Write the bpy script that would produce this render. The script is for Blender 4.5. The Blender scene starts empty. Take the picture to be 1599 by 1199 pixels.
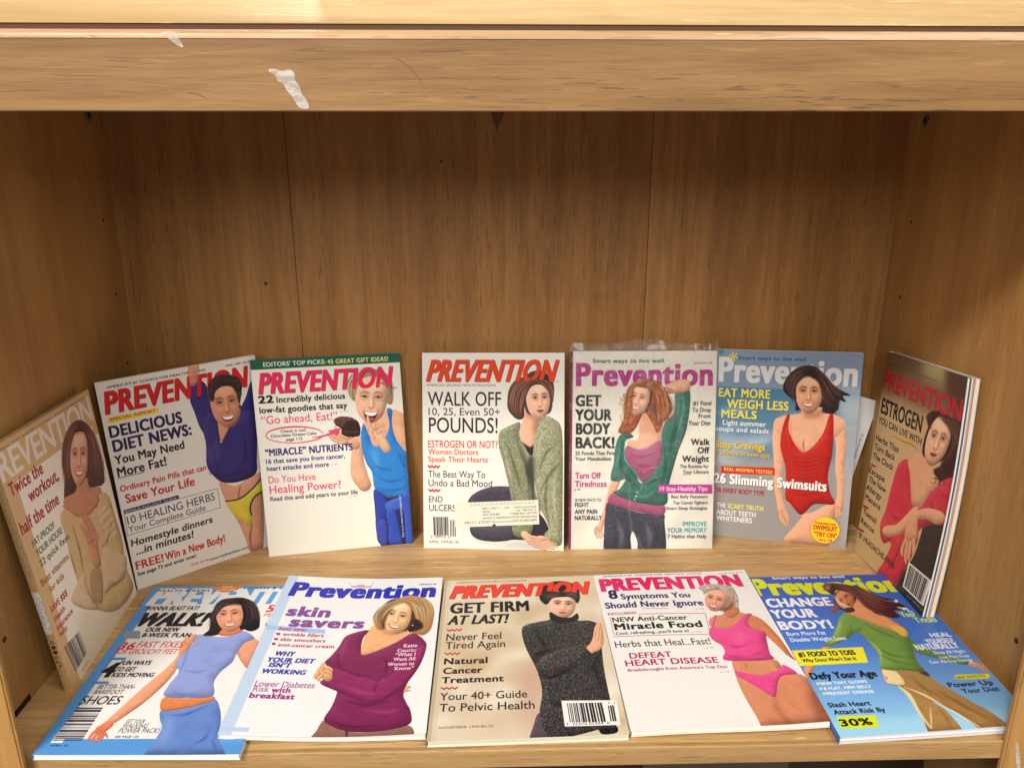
import bpy, bmesh, math, random
import numpy as np
from mathutils import Vector, Matrix

SC = bpy.context.scene
COL = SC.collection
AMB = .21
LAMPS = [('ceiling_lamp', (-.95, -1.58, 1.82), (0, .1, .08), .6, .24, 50, (1.0, .965, .905)),
         ('ceiling_lamp_far', (-.9, -3.1, 1.55), (0, .2, .12), 1.6, 1.5, 56, (1.0, .96, .90)),
         ('fill_lamp_far_right', (1.3, -3.0, 1.50), (0, .2, .12), 1.4, 1.2, 36, (1.0, .96, .90)),  # added fill, lightens the two covers at the left
         ('fill_lamp_right', (1.0, -.95, 2.0), (-.2, 0, .05), .9, .3, 17, (1.0, .965, .905)),  # added fill from the right to brighten the magazine on the left wall
         ('shadow_lamp_behind', (-.45, 1.25, 2.55), (0, 0, .43), .4, .25, 21, (1.0, .965, .905))]  # added lamp, throws the top magazine's shadow forward onto the sloping panel
EXPO = 0.0
# ------------------------------------------------------------------ camera, world, lamps, exposure
YAW, PITCH, ROLL, FPX = 0.03344, 0.30718, -0.00065, 1238.87
CAMP = np.array([-0.02356, -0.4494, 0.38209])
def cam_axes():
    cy, sy, cp, sp = math.cos(YAW), math.sin(YAW), math.cos(PITCH), math.sin(PITCH)
    F = np.array([sy*cp, cy*cp, -sp]); R = np.array([cy, -sy, 0]); U = np.cross(R, F)
    c, s = math.cos(ROLL), math.sin(ROLL)
    return c*R+s*U, -s*R+c*U, F
AX = cam_axes()
cd = bpy.data.cameras.new('camera'); cam = bpy.data.objects.new('camera', cd); COL.objects.link(cam); SC.camera = cam
R_, U_, F_ = AX
cam.matrix_world = Matrix(((R_[0], U_[0], -F_[0], CAMP[0]), (R_[1], U_[1], -F_[1], CAMP[1]), (R_[2], U_[2], -F_[2], CAMP[2]), (0, 0, 0, 1)))
cd.sensor_fit = 'HORIZONTAL'; cd.sensor_width = 36; cd.lens = FPX/1599*36; cd.clip_start = .01; cd.clip_end = 50

wd = bpy.data.worlds.new('World'); SC.world = wd; wd.use_nodes = True
bg = wd.node_tree.nodes['Background']; bg.inputs[0].default_value = (1.0, .95, .88, 1); bg.inputs[1].default_value = AMB

def area(name, loc, target, sx, sy, power, color):
    l = bpy.data.lights.new(name, 'AREA'); l.shape = 'RECTANGLE'; l.size = sx; l.size_y = sy; l.energy = power; l.color = color
    o = bpy.data.objects.new(name, l); COL.objects.link(o); o.location = loc
    o.rotation_euler = (Vector(target)-Vector(loc)).to_track_quat('-Z', 'Y').to_euler()
    return o
for L_ in LAMPS: area(*L_)
SC.view_settings.view_transform = 'Standard'; SC.view_settings.look = 'None'; SC.view_settings.exposure = EXPO; SC.view_settings.gamma = 1

def ray(px, py):
    d = AX[2]*FPX+AX[0]*(px-799.5)-AX[1]*(py-599.5); return d/np.linalg.norm(d)
def hit(px, py, axis, val):
    d = ray(px, py); t = (val-CAMP[axis])/d[axis]; return CAMP+d*t
# ------------------------------------------------------------------ printed matter, drawn with numpy
def homog(src, dst):
    A = []; b = []
    for (x, y), (u, v) in zip(src, dst):
        A.append([x, y, 1, 0, 0, 0, -u*x, -u*y]); b.append(u)
        A.append([0, 0, 0, x, y, 1, -v*x, -v*y]); b.append(v)
    h = np.linalg.solve(np.array(A, float), np.array(b, float))
    return np.append(h, 1).reshape(3, 3)

def blur(a, r):
    r = max(float(r), .3)
    k = max(1, int(round(r*1.15)))
    for ax in (0, 1):
        for _ in range(3):
            p = np.pad(a, [(k, k) if i == ax else (0, 0) for i in range(a.ndim)], mode='edge')
            c = np.cumsum(p, axis=ax, dtype=np.float64)
            z = np.zeros_like(np.take(c, [0], axis=ax)); c = np.concatenate([z, c], axis=ax)
            n = a.shape[ax]
            hi = np.take(c, np.arange(2*k+1, 2*k+1+n), axis=ax); lo = np.take(c, np.arange(0, n), axis=ax)
            a = ((hi-lo)/(2*k+1)).astype(np.float32)
    return a

def cover_mask(polys, x0, y0, x1, y1, S=4):
    W = x1-x0; Hh = y1-y0
    a = []; b = []
    for p in polys:
        p = np.asarray(p, float); a.append(p); b.append(np.roll(p, -1, 0))
    a = np.concatenate(a); b = np.concatenate(b)
    d = np.where(a[:, 1] < b[:, 1], 1., -1.)
    lo = np.where((d > 0)[:, None], a, b); hi = np.where((d > 0)[:, None], b, a)
    ya = (lo[:, 1]-y0)*S-.5; yb = (hi[:, 1]-y0)*S-.5
    k0 = np.clip(np.ceil(ya), 0, Hh*S).astype(int); k1 = np.clip(np.ceil(yb), 0, Hh*S).astype(int)
    n = k1-k0; ok = n > 0
    lo, hi, d, k0, n = lo[ok], hi[ok], d[ok], k0[ok], n[ok]
    if len(n) == 0: return np.zeros((Hh, W), np.float32)
    idx = np.repeat(np.arange(len(n)), n)
    row = np.arange(n.sum())-np.repeat(np.cumsum(n)-n, n)+k0[idx]
    yy = (row+.5)/S+y0
    t = (yy-lo[idx, 1])/(hi[idx, 1]-lo[idx, 1])
    x = np.clip(lo[idx, 0]+t*(hi[idx, 0]-lo[idx, 0])-x0, 0, W-1e-3)
    xi = x.astype(int); f = x-xi; dd = d[idx]
    buf = np.bincount(row*(W+2)+xi, dd*(1-f), Hh*S*(W+2))+np.bincount(row*(W+2)+xi+1, dd*f, Hh*S*(W+2))
    buf = np.cumsum(buf.reshape(Hh*S, W+2), axis=1)[:, :W]
    return np.clip(np.abs(buf), 0, 1).reshape(Hh, S, W).mean(1).astype(np.float32)

def smooth_closed(p, n=8):
    p = np.asarray(p, float); a = np.roll(p, 1, 0); c = np.roll(p, -1, 0); d = np.roll(p, -2, 0)
    t = (np.arange(n)/n)[None, :, None]; p_, a_, c_, d_ = p[:, None], a[:, None], c[:, None], d[:, None]
    q = .5*((2*p_)+(-a_+c_)*t+(2*a_-5*p_+4*c_-d_)*t**2+(-a_+3*p_-3*c_+d_)*t**3)
    return q.reshape(-1, 2)

def smooth_open(p, n=8):
    p = np.asarray(p, float)
    if len(p) < 3:
        t = np.linspace(0, 1, n)[:, None]; return p[0]*(1-t)+p[-1]*t
    q = np.vstack([2*p[0]-p[1], p, 2*p[-1]-p[-2]]); out = []
    for i in range(1, len(q)-2):
        t = (np.arange(n)/n)[:, None]; a_, p_, c_, d_ = q[i-1], q[i], q[i+1], q[i+2]
        out.append(.5*((2*p_)+(-a_+c_)*t+(2*a_-5*p_+4*c_-d_)*t**2+(-a_+3*p_-3*c_+d_)*t**3))
    out.append(q[-2][None]); return np.vstack(out)

def area2(p):
    x, y = p[:, 0], p[:, 1]; return np.sum(x*np.roll(y, -1)-np.roll(x, -1)*y)

FONT_CACHE = {}
def glyphs(txt, space):
    key = (txt, space)
    if key in FONT_CACHE: return FONT_CACHE[key]
    c = bpy.data.curves.new('text', 'FONT'); c.body = txt; c.resolution_u = 4; c.space_character = space
    o = bpy.data.objects.new('text', c)
    me = bpy.data.meshes.new_from_object(o)
    v = np.empty(len(me.vertices)*3); me.vertices.foreach_get('co', v); v = v.reshape(-1, 3)[:, :2]
    me.calc_loop_triangles(); t = np.empty(len(me.loop_triangles)*3, np.int32); me.loop_triangles.foreach_get('vertices', t)
    t = t.reshape(-1, 3)
    a, b, cc = v[t[:, 0]], v[t[:, 1]], v[t[:, 2]]
    s = (b[:, 0]-a[:, 0])*(cc[:, 1]-a[:, 1])-(cc[:, 0]-a[:, 0])*(b[:, 1]-a[:, 1])
    t = t[np.abs(s) > 1e-12]; s = s[np.abs(s) > 1e-12]
    t[s < 0] = t[s < 0][:, ::-1]
    bpy.data.objects.remove(o); bpy.data.meshes.remove(me); bpy.data.curves.remove(c)
    FONT_CACHE[key] = (v, t); return v, t
CAP = None
RNG = np.random.default_rng(5)

class Cover:
    def __init__(s, name, corners, bg=(236, 232, 224), TW=720, TH=1020):
        s.name = name; s.TW, s.TH = TW, TH
        s.Hm = homog(corners, [(0, 0), (TW, 0), (TW, TH), (0, TH)])
        s.img = np.empty((TH, TW, 3), np.float32); s.img[:] = bg
        s.f = (0, 0, 1.); s.clip = None; s.last = None
    def fr(s, x0, y0, k): s.f = (x0, y0, float(k)); return s
    def tx(s, p):
        p = np.atleast_2d(np.asarray(p, float)); x0, y0, k = s.f
        q = np.c_[p[:, 0]/k+x0, p[:, 1]/k+y0, np.ones(len(p))]@s.Hm.T
        return q[:, :2]/q[:, 2:]
    def sc(s, p):
        q = s.tx([p, (p[0]+1, p[1]), (p[0], p[1]+1)]); a = q[1]-q[0]; b = q[2]-q[0]
        return math.sqrt(abs(a[0]*b[1]-a[1]*b[0]))
    def bbox(s, polys, pad):
        m = np.vstack(polys); 
        x0 = int(max(0, math.floor(m[:, 0].min()-pad))); y0 = int(max(0, math.floor(m[:, 1].min()-pad)))
        x1 = int(min(s.TW, math.ceil(m[:, 0].max()+pad))); y1 = int(min(s.TH, math.ceil(m[:, 1].max()+pad)))
        return (x0, y0, x1, y1) if x1 > x0+1 and y1 > y0+1 else None
    def paint(s, polys, col, puff=0, r=None, edge=.0, grain=0, soft=0, alpha=1, light=(-.45, -.8), clip=None, gcol=None, fine=1.2):
        polys = [p if area2(p) > 0 else p[::-1] for p in polys]
        puff *= .62; edge *= .75
        R = max(3, r or 12); bb = s.bbox(polys, 3*soft+2 if soft else 2)
        if bb is None: return None
        x0, y0, x1, y1 = bb
        m = cover_mask(polys, x0, y0, x1, y1)
        col = np.array(col, np.float32)*np.ones((y1-y0, x1-x0, 3), np.float32)
        if gcol is not None:   # vertical blend to a second colour of the print
            t = np.linspace(0, 1, y1-y0)[:, None, None]; col = col*(1-t)+np.array(gcol, np.float32)*t
        if puff or edge:
            P = int(R*2); mp = np.pad(m, P); h = blur(mp, R)*.6+blur(mp, R*.45)*.4
            gy, gx = np.gradient(h)
            sh = 1+puff*R*1.5*(-(gx*light[0]+gy*light[1]))
            sh = sh-edge*np.clip(1-h*1.05, 0, 1)
            sh = sh[P:-P, P:-P]; sh = np.clip(sh, .3, 1.45)[..., None]
            nz = blur(RNG.standard_normal(m.shape).astype(np.float32), max(2., R*.32)); nz /= nz.std()+1e-6; sh = sh+(nz*(.010+.02*min(puff, .4)))[..., None]
            dark = col*sh**1.15; lt = col+(255-col)*np.clip((sh-1)*.75, 0, .8)
            col = np.where(sh < 1, dark, lt)
        if grain:
            g = RNG.standard_normal((y1-y0, x1-x0)).astype(np.float32)
            g = blur(g, fine); g = g/ (g.std()+1e-6); col = col*(1+grain*g[..., None])
        if soft: m = blur(m, soft)
        a = m*alpha
        if clip is not None: a = a*clip[y0:y1, x0:x1]
        s.img[y0:y1, x0:x1] = s.img[y0:y1, x0:x1]*(1-a[..., None])+col*a[..., None]
        full = np.zeros((s.TH, s.TW), np.float32); full[y0:y1, x0:x1] = m; s.last = full
        return full
    # ---- shapes in the current frame
    def poly(s, pts, col, sm=True, **k):
        p = s.tx(smooth_closed(pts) if sm else pts)
        if 'r' in k and k['r']: k['r'] = k['r']*s.sc(pts[0])
        elif k.get('puff') or k.get('edge'): k['r'] = 10*s.sc(pts[0])
        if k.get('soft'): k['soft'] = k['soft']*s.sc(pts[0])
        r_ = s.paint([p], col, **k)
        hs = getattr(s, 'hs', None)
        if hs is not None and sm and tuple(col) == hs[0] and len(pts) > 8:
            q = smooth_closed(pts); n = len(q); cen = q.mean(0); per = np.linalg.norm(np.diff(q, axis=0), axis=1).sum()
            for _ in range(70):
                i0 = int(RNG.integers(n)); ln = int(n*RNG.uniform(.05, .13)); sg = 1 if RNG.random() < .5 else -1
                idx = (i0+sg*np.linspace(0, ln, 6).astype(int)) % n; c_ = q[idx]; d_ = c_-cen; d_ /= np.linalg.norm(d_, axis=1)[:, None]+1e-9
                off = np.linspace(-per*.006, per*RNG.uniform(-.004, .007), 6)
                s.limb(c_+d_*off[:, None], [.4, 1.7, 1.5, .3], hs[1][int(RNG.integers(len(hs[1])))], alpha=.7)
        return r_
    def outline(s, pts, w, n=8):
        c = smooth_open(pts, n); w = np.interp(np.linspace(0, 1, len(c)), np.linspace(0, 1, len(w)) if hasattr(w, '__len__') else [0, 1], w if hasattr(w, '__len__') else [w, w])
        t = np.gradient(c, axis=0); t /= np.linalg.norm(t, axis=1)[:, None]+1e-9; nn = np.c_[-t[:, 1], t[:, 0]]
        L = c+nn*w[:, None]/2; Rr = c-nn*w[:, None]/2
        caps = []
        for q, ww in ((c[0], w[0]), (c[-1], w[-1])):
            if ww > 1:
                an = np.linspace(0, 2*np.pi, 14, endpoint=False); caps.append(q+np.c_[np.cos(an), np.sin(an)]*ww/2)
        return [np.vstack([L, Rr[::-1]])]+caps
    def limb(s, pts, w, col, **k):
        if k.get('soft', 0) >= 3 and 'alpha' in k: k['soft'] *= .6; k['alpha'] = min(1, k['alpha']*1.3)
        sc = s.sc(pts[0])
        if k.get('puff') or k.get('edge'): k['r'] = (k.get('r') or np.mean(w)*.3)*sc
        if k.get('soft'): k['soft'] *= sc
        return s.paint([s.tx(p) for p in s.outline(pts, w)], col, **k)
    def ell(s, c, rx, ry, col, rot=0, **k):
        an = np.linspace(0, 2*np.pi, 28, endpoint=False); q = np.c_[np.cos(an)*rx, np.sin(an)*ry]; R = math.radians(rot)
        q = q@np.array([[math.cos(R), math.sin(R)], [-math.sin(R), math.cos(R)]])+np.array(c)
        sc = s.sc(c)
        if k.get('puff') or k.get('edge'): k['r'] = (k.get('r') or min(rx, ry)*.5)*sc
        if k.get('soft'): k['soft'] *= sc
        return s.paint([s.tx(q)], col, **k)
    def box(s, x0, y0, x1, y1, col, **k): return s.poly([(x0, y0), (x1, y0), (x1, y1), (x0, y1)], col, sm=False, **k)
    def rectuv(s, u0, v0, u1, v1, col, **k):   # in cover space 0..1
        return s.paint([np.array([(u0*s.TW, v0*s.TH), (u1*s.TW, v0*s.TH), (u1*s.TW, v1*s.TH), (u0*s.TW, v1*s.TH)])], col, **k)
    def uv(s, p): q = s.tx([p])[0]; return q[0]/s.TW, q[1]/s.TH
    def line(s, p, q, w, col, **k): return s.limb([p, q], w, col, **k)
    def hair(s, A, B, n, cols, w=1.6, jit=2.5, alpha=.5, clip=None):
        n = int(n*1.7); w *= .72; cols = list(cols)+[tuple(min(255, v*1.35+16) for v in cols[0])]
        A = smooth_open(A, 6); B = smooth_open(B, 6)
        B = np.c_[np.interp(np.linspace(0, 1, len(A)), np.linspace(0, 1, len(B)), B[:, 0]), np.interp(np.linspace(0, 1, len(A)), np.linspace(0, 1, len(B)), B[:, 1])]
        for i in range(n):
            t = RNG.random(); fb = RNG.uniform(.62, 1.35); c = tuple(min(255, v*fb) for v in cols[RNG.integers(len(cols))]); a0 = RNG.random()*.35; a1 = 1-RNG.random()*.3
            P = A*(1-t)+B*t; i0 = int(a0*len(P)); i1 = max(i0+3, int(a1*len(P))); P = P[i0:i1]
            P = P+RNG.normal(0, jit, 2)
            s.limb(P[::2] if len(P) > 6 else P, [.3, w, w, .3], c, alpha=alpha, clip=clip)
    def text(s, txt, x0, y0, x1, y1, h, col, bold=0, shear=0, space=1., rot=False, sh=None, shd=(2, 2), alpha=1, clip=None, ol=None, olw=2.):
        """baseline from (x0,y0) to (x1,y1), capital height h in frame pixels; bold in parts of the height"""
        global CAP
        if CAP is None: CAP = glyphs('H', 1.)[0][:, 1].max()
        bold = bold*.5; v, t = glyphs(txt, space*(1+bold*1.6) if bold else space)
        q = s.tx([(x0, y0), (x1, y1), ((x0+x1)/2, (y0+y1)/2), ((x0+x1)/2, (y0+y1)/2-h)])
        hh = math.hypot(*(q[3]-q[2])) if rot == 2 else abs(q[3][1]-q[2][1])
        if rot == 1: hh = h*s.sc((x0, y0))
        e = q[1]-q[0]
        if not rot: e = np.array([e[0], e[1]*.0]); q[0, 1] = q[1, 1] = (q[0, 1]+q[1, 1])/2
        Lw = math.hypot(*e); e = e/Lw; up = np.array([e[1], -e[0]])
        br = bold*hh
        vx = v[:, 0]-v[:, 0].min(); wd = vx.max()
        Lw2 = max(Lw-shear*hh*.0-2*br, 1)
        X = vx*(Lw2-abs(shear)*hh)/wd+br+v[:, 1]/CAP*hh*shear; Y = v[:, 1]/CAP*(hh-2*br)+br
        P = q[0]+X[:, None]*e+Y[:, None]*up
        pad = br+3; bb = s.bbox([P], pad)
        if bb is None: return
        a0, b0, a1, b1 = bb
        tri = P[t]
        m = s.tri_mask(tri, a0, b0, a1, b1)
        m = s.dilate(m, br)
        def put(mm, c, dx=0, dy=0):
            a = mm*alpha
            if clip is not None: a = a*clip[b0:b1, a0:a1]
            if dx or dy: a = np.roll(np.roll(a, int(round(dx)), 1), int(round(dy)), 0)
            s.img[b0:b1, a0:a1] = s.img[b0:b1, a0:a1]*(1-a[..., None])+np.array(c, np.float32)*a[..., None]
        if sh is not None: put(m, sh, *shd)
        if ol is not None: put(s.dilate(m, olw), ol)
        put(m, col)
    @staticmethod
    def tri_mask(tri, x0, y0, x1, y1):
        a = tri.reshape(-1, 2); b = np.roll(tri, -1, axis=1).reshape(-1, 2)
        W = x1-x0; Hh = y1-y0; S = 4
        d = np.where(a[:, 1] < b[:, 1], 1., -1.)
        lo = np.where((d > 0)[:, None], a, b); hi = np.where((d > 0)[:, None], b, a)
        k0 = np.clip(np.ceil((lo[:, 1]-y0)*S-.5), 0, Hh*S).astype(int); k1 = np.clip(np.ceil((hi[:, 1]-y0)*S-.5), 0, Hh*S).astype(int)
        n = k1-k0; ok = n > 0; lo, hi, d, k0, n = lo[ok], hi[ok], d[ok], k0[ok], n[ok]
        if len(n) == 0: return np.zeros((Hh, W), np.float32)
        idx = np.repeat(np.arange(len(n)), n); row = np.arange(n.sum())-np.repeat(np.cumsum(n)-n, n)+k0[idx]
        yy = (row+.5)/S+y0; t = (yy-lo[idx, 1])/(hi[idx, 1]-lo[idx, 1])
        x = np.clip(lo[idx, 0]+t*(hi[idx, 0]-lo[idx, 0])-x0, 0, W-1e-3); xi = x.astype(int); f = x-xi; dd = d[idx]
        buf = np.bincount(row*(W+2)+xi, dd*(1-f), Hh*S*(W+2))+np.bincount(row*(W+2)+xi+1, dd*f, Hh*S*(W+2))
        buf = np.cumsum(buf.reshape(Hh*S, W+2), axis=1)[:, :W]
        return np.clip(np.abs(buf), 0, 1).reshape(Hh, S, W).mean(1).astype(np.float32)
    @staticmethod
    def dilate(m, r):
        if r < .15: return m
        for ax, rr in ((1, r), (0, r*.62)):
            k = int(rr); f = rr-k; P = k+2
            mp = np.pad(m, [(P, P) if a == ax else (0, 0) for a in (0, 1)]); n = m.shape[ax]
            def g(o): return mp[:, P+o:P+o+n] if ax == 1 else mp[P+o:P+o+n]
            out = m.copy()
            for o in range(1, k+1): out = np.maximum(out, np.maximum(g(o), g(-o)))
            if f > .02: out = np.maximum(out, f*np.maximum(g(k+1), g(-k-1))+(1-f)*out)
            m = out
        return m
    def barcode(s, quad, n=34, seed=1, col=(30, 30, 34), horiz=False, a=0.02):
        """quad TL,TR,BR,BL in frame; bars run along TL-BL"""
        rg = np.random.default_rng(seed); q = [np.array(p, float) for p in quad]
        t = 0.
        while t < 1:
            w = rg.choice([.6, 1, 1.7, 2.6])/n*.75; g = rg.choice([.7, 1, 1.6])/n*.75
            if t+w > 1: break
            A = q[0]*(1-t)+q[1]*t; B = q[0]*(1-t-w)+q[1]*(t+w); D = q[3]*(1-t)+q[2]*t; E_ = q[3]*(1-t-w)+q[2]*(t+w)
            s.poly([A, B, E_, D], col, sm=False); t += w+g
    def zig(s, x0, y0, x1, y1, amp, w, col):
        n = 7; pts = [(x0+(x1-x0)*i/(n-1), y0+(y1-y0)*i/(n-1)+(amp if i % 2 else -amp)) for i in range(n)]
        for p, q in zip(pts[:-1], pts[1:]): s.line(p, q, w, col)
    def face(s, c, a, b, rot=0, yaw=0, skin=(222, 170, 138), lip=(176, 84, 78), brow=(92, 62, 44), iris=(70, 52, 40), smile=1, open_=0, pitch=0, sex=0, blush=.35, light=(-.45, -.8), sock=.45, under=None):
        skin = (min(255, skin[0]*1.03+3), min(255, skin[1]*1.06+4), min(255, skin[2]*1.1+4))
        R = math.radians(rot); cs, sn = math.cos(R), math.sin(R); c = np.array(c, float)
        def L(u, v, k=1):
            if k: u = u*(1-.22*abs(yaw))+yaw*(.34-.12*v*v); v = v+pitch
            x, y = u*a, v*b; return (c[0]+x*cs-y*sn, c[1]+x*sn+y*cs)
        Q = lambda pts, k=1: [L(u, v, k) for u, v in pts]
        j = yaw*.12
        head = Q([(0, -1.02), (.5, -.93), (.86, -.62), (.98, -.15), (.93, .28), (.74, .66), (.36+j, .95), (0+j*1.6, 1.03), (-.36+j, .95), (-.74, .66), (-.93, .28), (-.98, -.15), (-.86, -.62), (-.5, -.93)], 0)
        if under is not None:
            s.poly(Q([(0, -1.1), (.6, -1.0), (1.05, -.6), (1.16, 0), (1.0, .6), (.5, .8), (-.5, .8), (-1.0, .6), (-1.16, 0), (-1.05, -.6), (-.6, -1.0)], 0), tuple(v*.7 for v in under), soft=a*.03)
        M = s.poly(head, skin, puff=.65, r=a*.30, edge=.24, light=light)
        skd = tuple(v*f for v, f in zip(skin, (.70, .56, .50))); skl = tuple(min(255, v*1.12+22) for v in skin)
        K = dict(clip=M)
        s.poly(Q([(-.55, -.85), (.55, -.85), (.5, -.45), (0, -.38), (-.5, -.45)]), skl, soft=a*.16, alpha=.45, **K)
        for sg in (-1, 1):
            s.ell(L(sg*.56, .22), a*.24, b*.16, (min(255, skin[0]*1.02), skin[1]*.80, skin[2]*.76), soft=a*.12, alpha=blush, rot=rot, **K)
            s.ell(L(sg*.50, .12), a*.15, b*.08, skl, soft=a*.08, alpha=.55, rot=rot, **K)
            s.poly(Q([(sg*.16, -.30), (sg*.42, -.36), (sg*.70, -.26), (sg*.64, -.10), (sg*.40, -.06), (sg*.2, -.1)]), skd, soft=a*.06, alpha=sock, **K)
            s.limb(Q([(sg*.15, -.30), (sg*.42, -.365), (sg*.72, -.27)]), [a*.05, a*.07, a*.02], brow, alpha=.75, soft=a*.012, **K)
            # eye
            if open_ < 2:
                eh = .012 if smile else .03
                s.poly(Q([(sg*.22, -.125), (sg*.40, -.15-eh), (sg*.61, -.145), (sg*.40, -.12+eh*.6)]), (206, 190, 178), **K)
                s.ell(L(sg*.41, -.145), a*.082, b*.042, iris, rot=rot, **K); s.ell(L(sg*.41, -.145), a*.045, b*.035, (18, 14, 14), rot=rot, **K)
                s.ell(L(sg*.41-.035, -.17), a*.016, b*.01, (235, 235, 235), rot=rot, **K)
                s.limb(Q([(sg*.19, -.125), (sg*.40, -.16-eh), (sg*.66, -.155)]), [a*.02, a*.055, a*.035], (40, 26, 22), **K)
                s.limb(Q([(sg*.24, -.10), (sg*.42, -.10+eh*.55), (sg*.60, -.125)]), [a*.01, a*.022, a*.01], (96, 60, 48), alpha=.8, **K)
                s.limb(Q([(sg*.24, -.02), (sg*.42, .02), (sg*.60, -.02)]), a*.05, skd, alpha=.35, soft=a*.02, **K)
        # nose
        sd = 1 if light[0] < 0 else -1
        s.limb(Q([(sd*.11, -.2), (sd*.13, .05), (sd*.19, .24)]), [a*.05, a*.1, a*.1], skd, alpha=.55, soft=a*.03, **K)
        s.limb(Q([(0, -.22), (0, .02), (.0, .2)]), [a*.06, a*.08, a*.14], skl, alpha=.6, soft=a*.025, **K)
        s.poly(Q([(-.2, .28), (-.12, .33), (0, .36), (.12, .33), (.2, .28), (.1, .40), (-.1, .40)]), skd, alpha=.6, soft=a*.015, **K)
        for sg in (-1, 1): s.ell(L(sg*.1, .315), a*.045, b*.02, (96, 48, 40), rot=rot, alpha=.85, **K)
        # mouth
        if smile:
            w = .42+.05*smile; dr = .045+.13*open_
            for sg in (-1, 1):
                s.limb(Q([(sg*.24, .28), (sg*.44, .42), (sg*(w+.08), .60)]), [a*.02, a*.05, a*.02], skd, alpha=.5, soft=a*.02, **K)
            lp = tuple(.55*x+.45*y for x, y in zip(lip, skin))
            s.poly(Q([(-w, .485), (-w*.5, .485), (0, .50), (w*.5, .485), (w, .485), (w*.62, .63+dr), (0, .69+dr), (-w*.62, .63+dr)]), lp, soft=a*.012, **K)
            s.poly(Q([(-w*.88, .505), (-w*.4, .52), (0, .53), (w*.4, .52), (w*.88, .505), (w*.55, .595+dr), (0, .635+dr), (-w*.55, .595+dr)]), (128, 50, 46), **K)
            s.poly(Q([(-w*.80, .512), (-w*.4, .525), (0, .535), (w*.4, .525), (w*.80, .512), (w*.5, .60+dr*.3), (0, .632+dr*.3), (-w*.5, .60+dr*.3)]), (246, 240, 232), **K)
            s.limb(Q([(-.22, .76+dr), (0, .79+dr), (.22, .76+dr)]), a*.06, skd, alpha=.45, soft=a*.03, **K)
        else:
            s.poly(Q([(-.32, .56), (-.1, .50), (0, .52), (.1, .50), (.32, .55), (.14, .65), (0, .67), (-.14, .65)]), lip, **K)
            s.limb(Q([(-.32, .56), (0, .575), (.32, .55)]), [a*.015, a*.035, a*.015], tuple(v*.5 for v in lip), **K)
            s.limb(Q([(-.16, .72), (0, .74), (.16, .72)]), a*.06, skd, alpha=.4, soft=a*.03, **K)
        return M, L
    def hand(s, wrist, palm, fingers, w, skin, thumb=None, fw=None):
        """wrist -> palm point, then finger chains, each with a thin shaded side"""
        s.limb([wrist, palm], [w*.85, w*1.1], skin, puff=.4, edge=.25)
        fw = fw or w*.3; dk = tuple(v*f for v, f in zip(skin, (.62, .5, .45)))
        for f in fingers+([thumb] if thumb else []):
            s.limb(f, [fw*1.25, fw*1.2, fw*1.0, fw*.6], dk, alpha=.6)
            s.limb(f, [fw, fw, fw*.85, fw*.5], skin, puff=.35, edge=.25)
            s.limb([f[-1], f[-1]], [fw*.4, fw*.4], tuple(min(255, v*1.12) for v in skin), alpha=.5)
    def finish(s, tint=1., noise=1.6):
        im = s.img+RNG.normal(0, noise, s.img.shape[:2])[..., None]
        return 255*(np.clip(im, 0, 255)/255)**1.12
SK = (232, 184, 154); LIPR = (178, 78, 76); BLK = (28, 26, 32)
def masthead(k, pts, txt, h, col, shadow=None, shear=.22, bold=.085, space=1.0, sc=0):
    (x0, y0), (x1, y1) = pts
    if shadow: k.text(txt, x0+1.5, y0+2, x1+1.5, y1+2, h, shadow, bold=bold+.01, shear=shear, space=space)
    k.text(txt, x0, y0, x1, y1, h, col, bold=bold, shear=shear, space=space)

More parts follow.
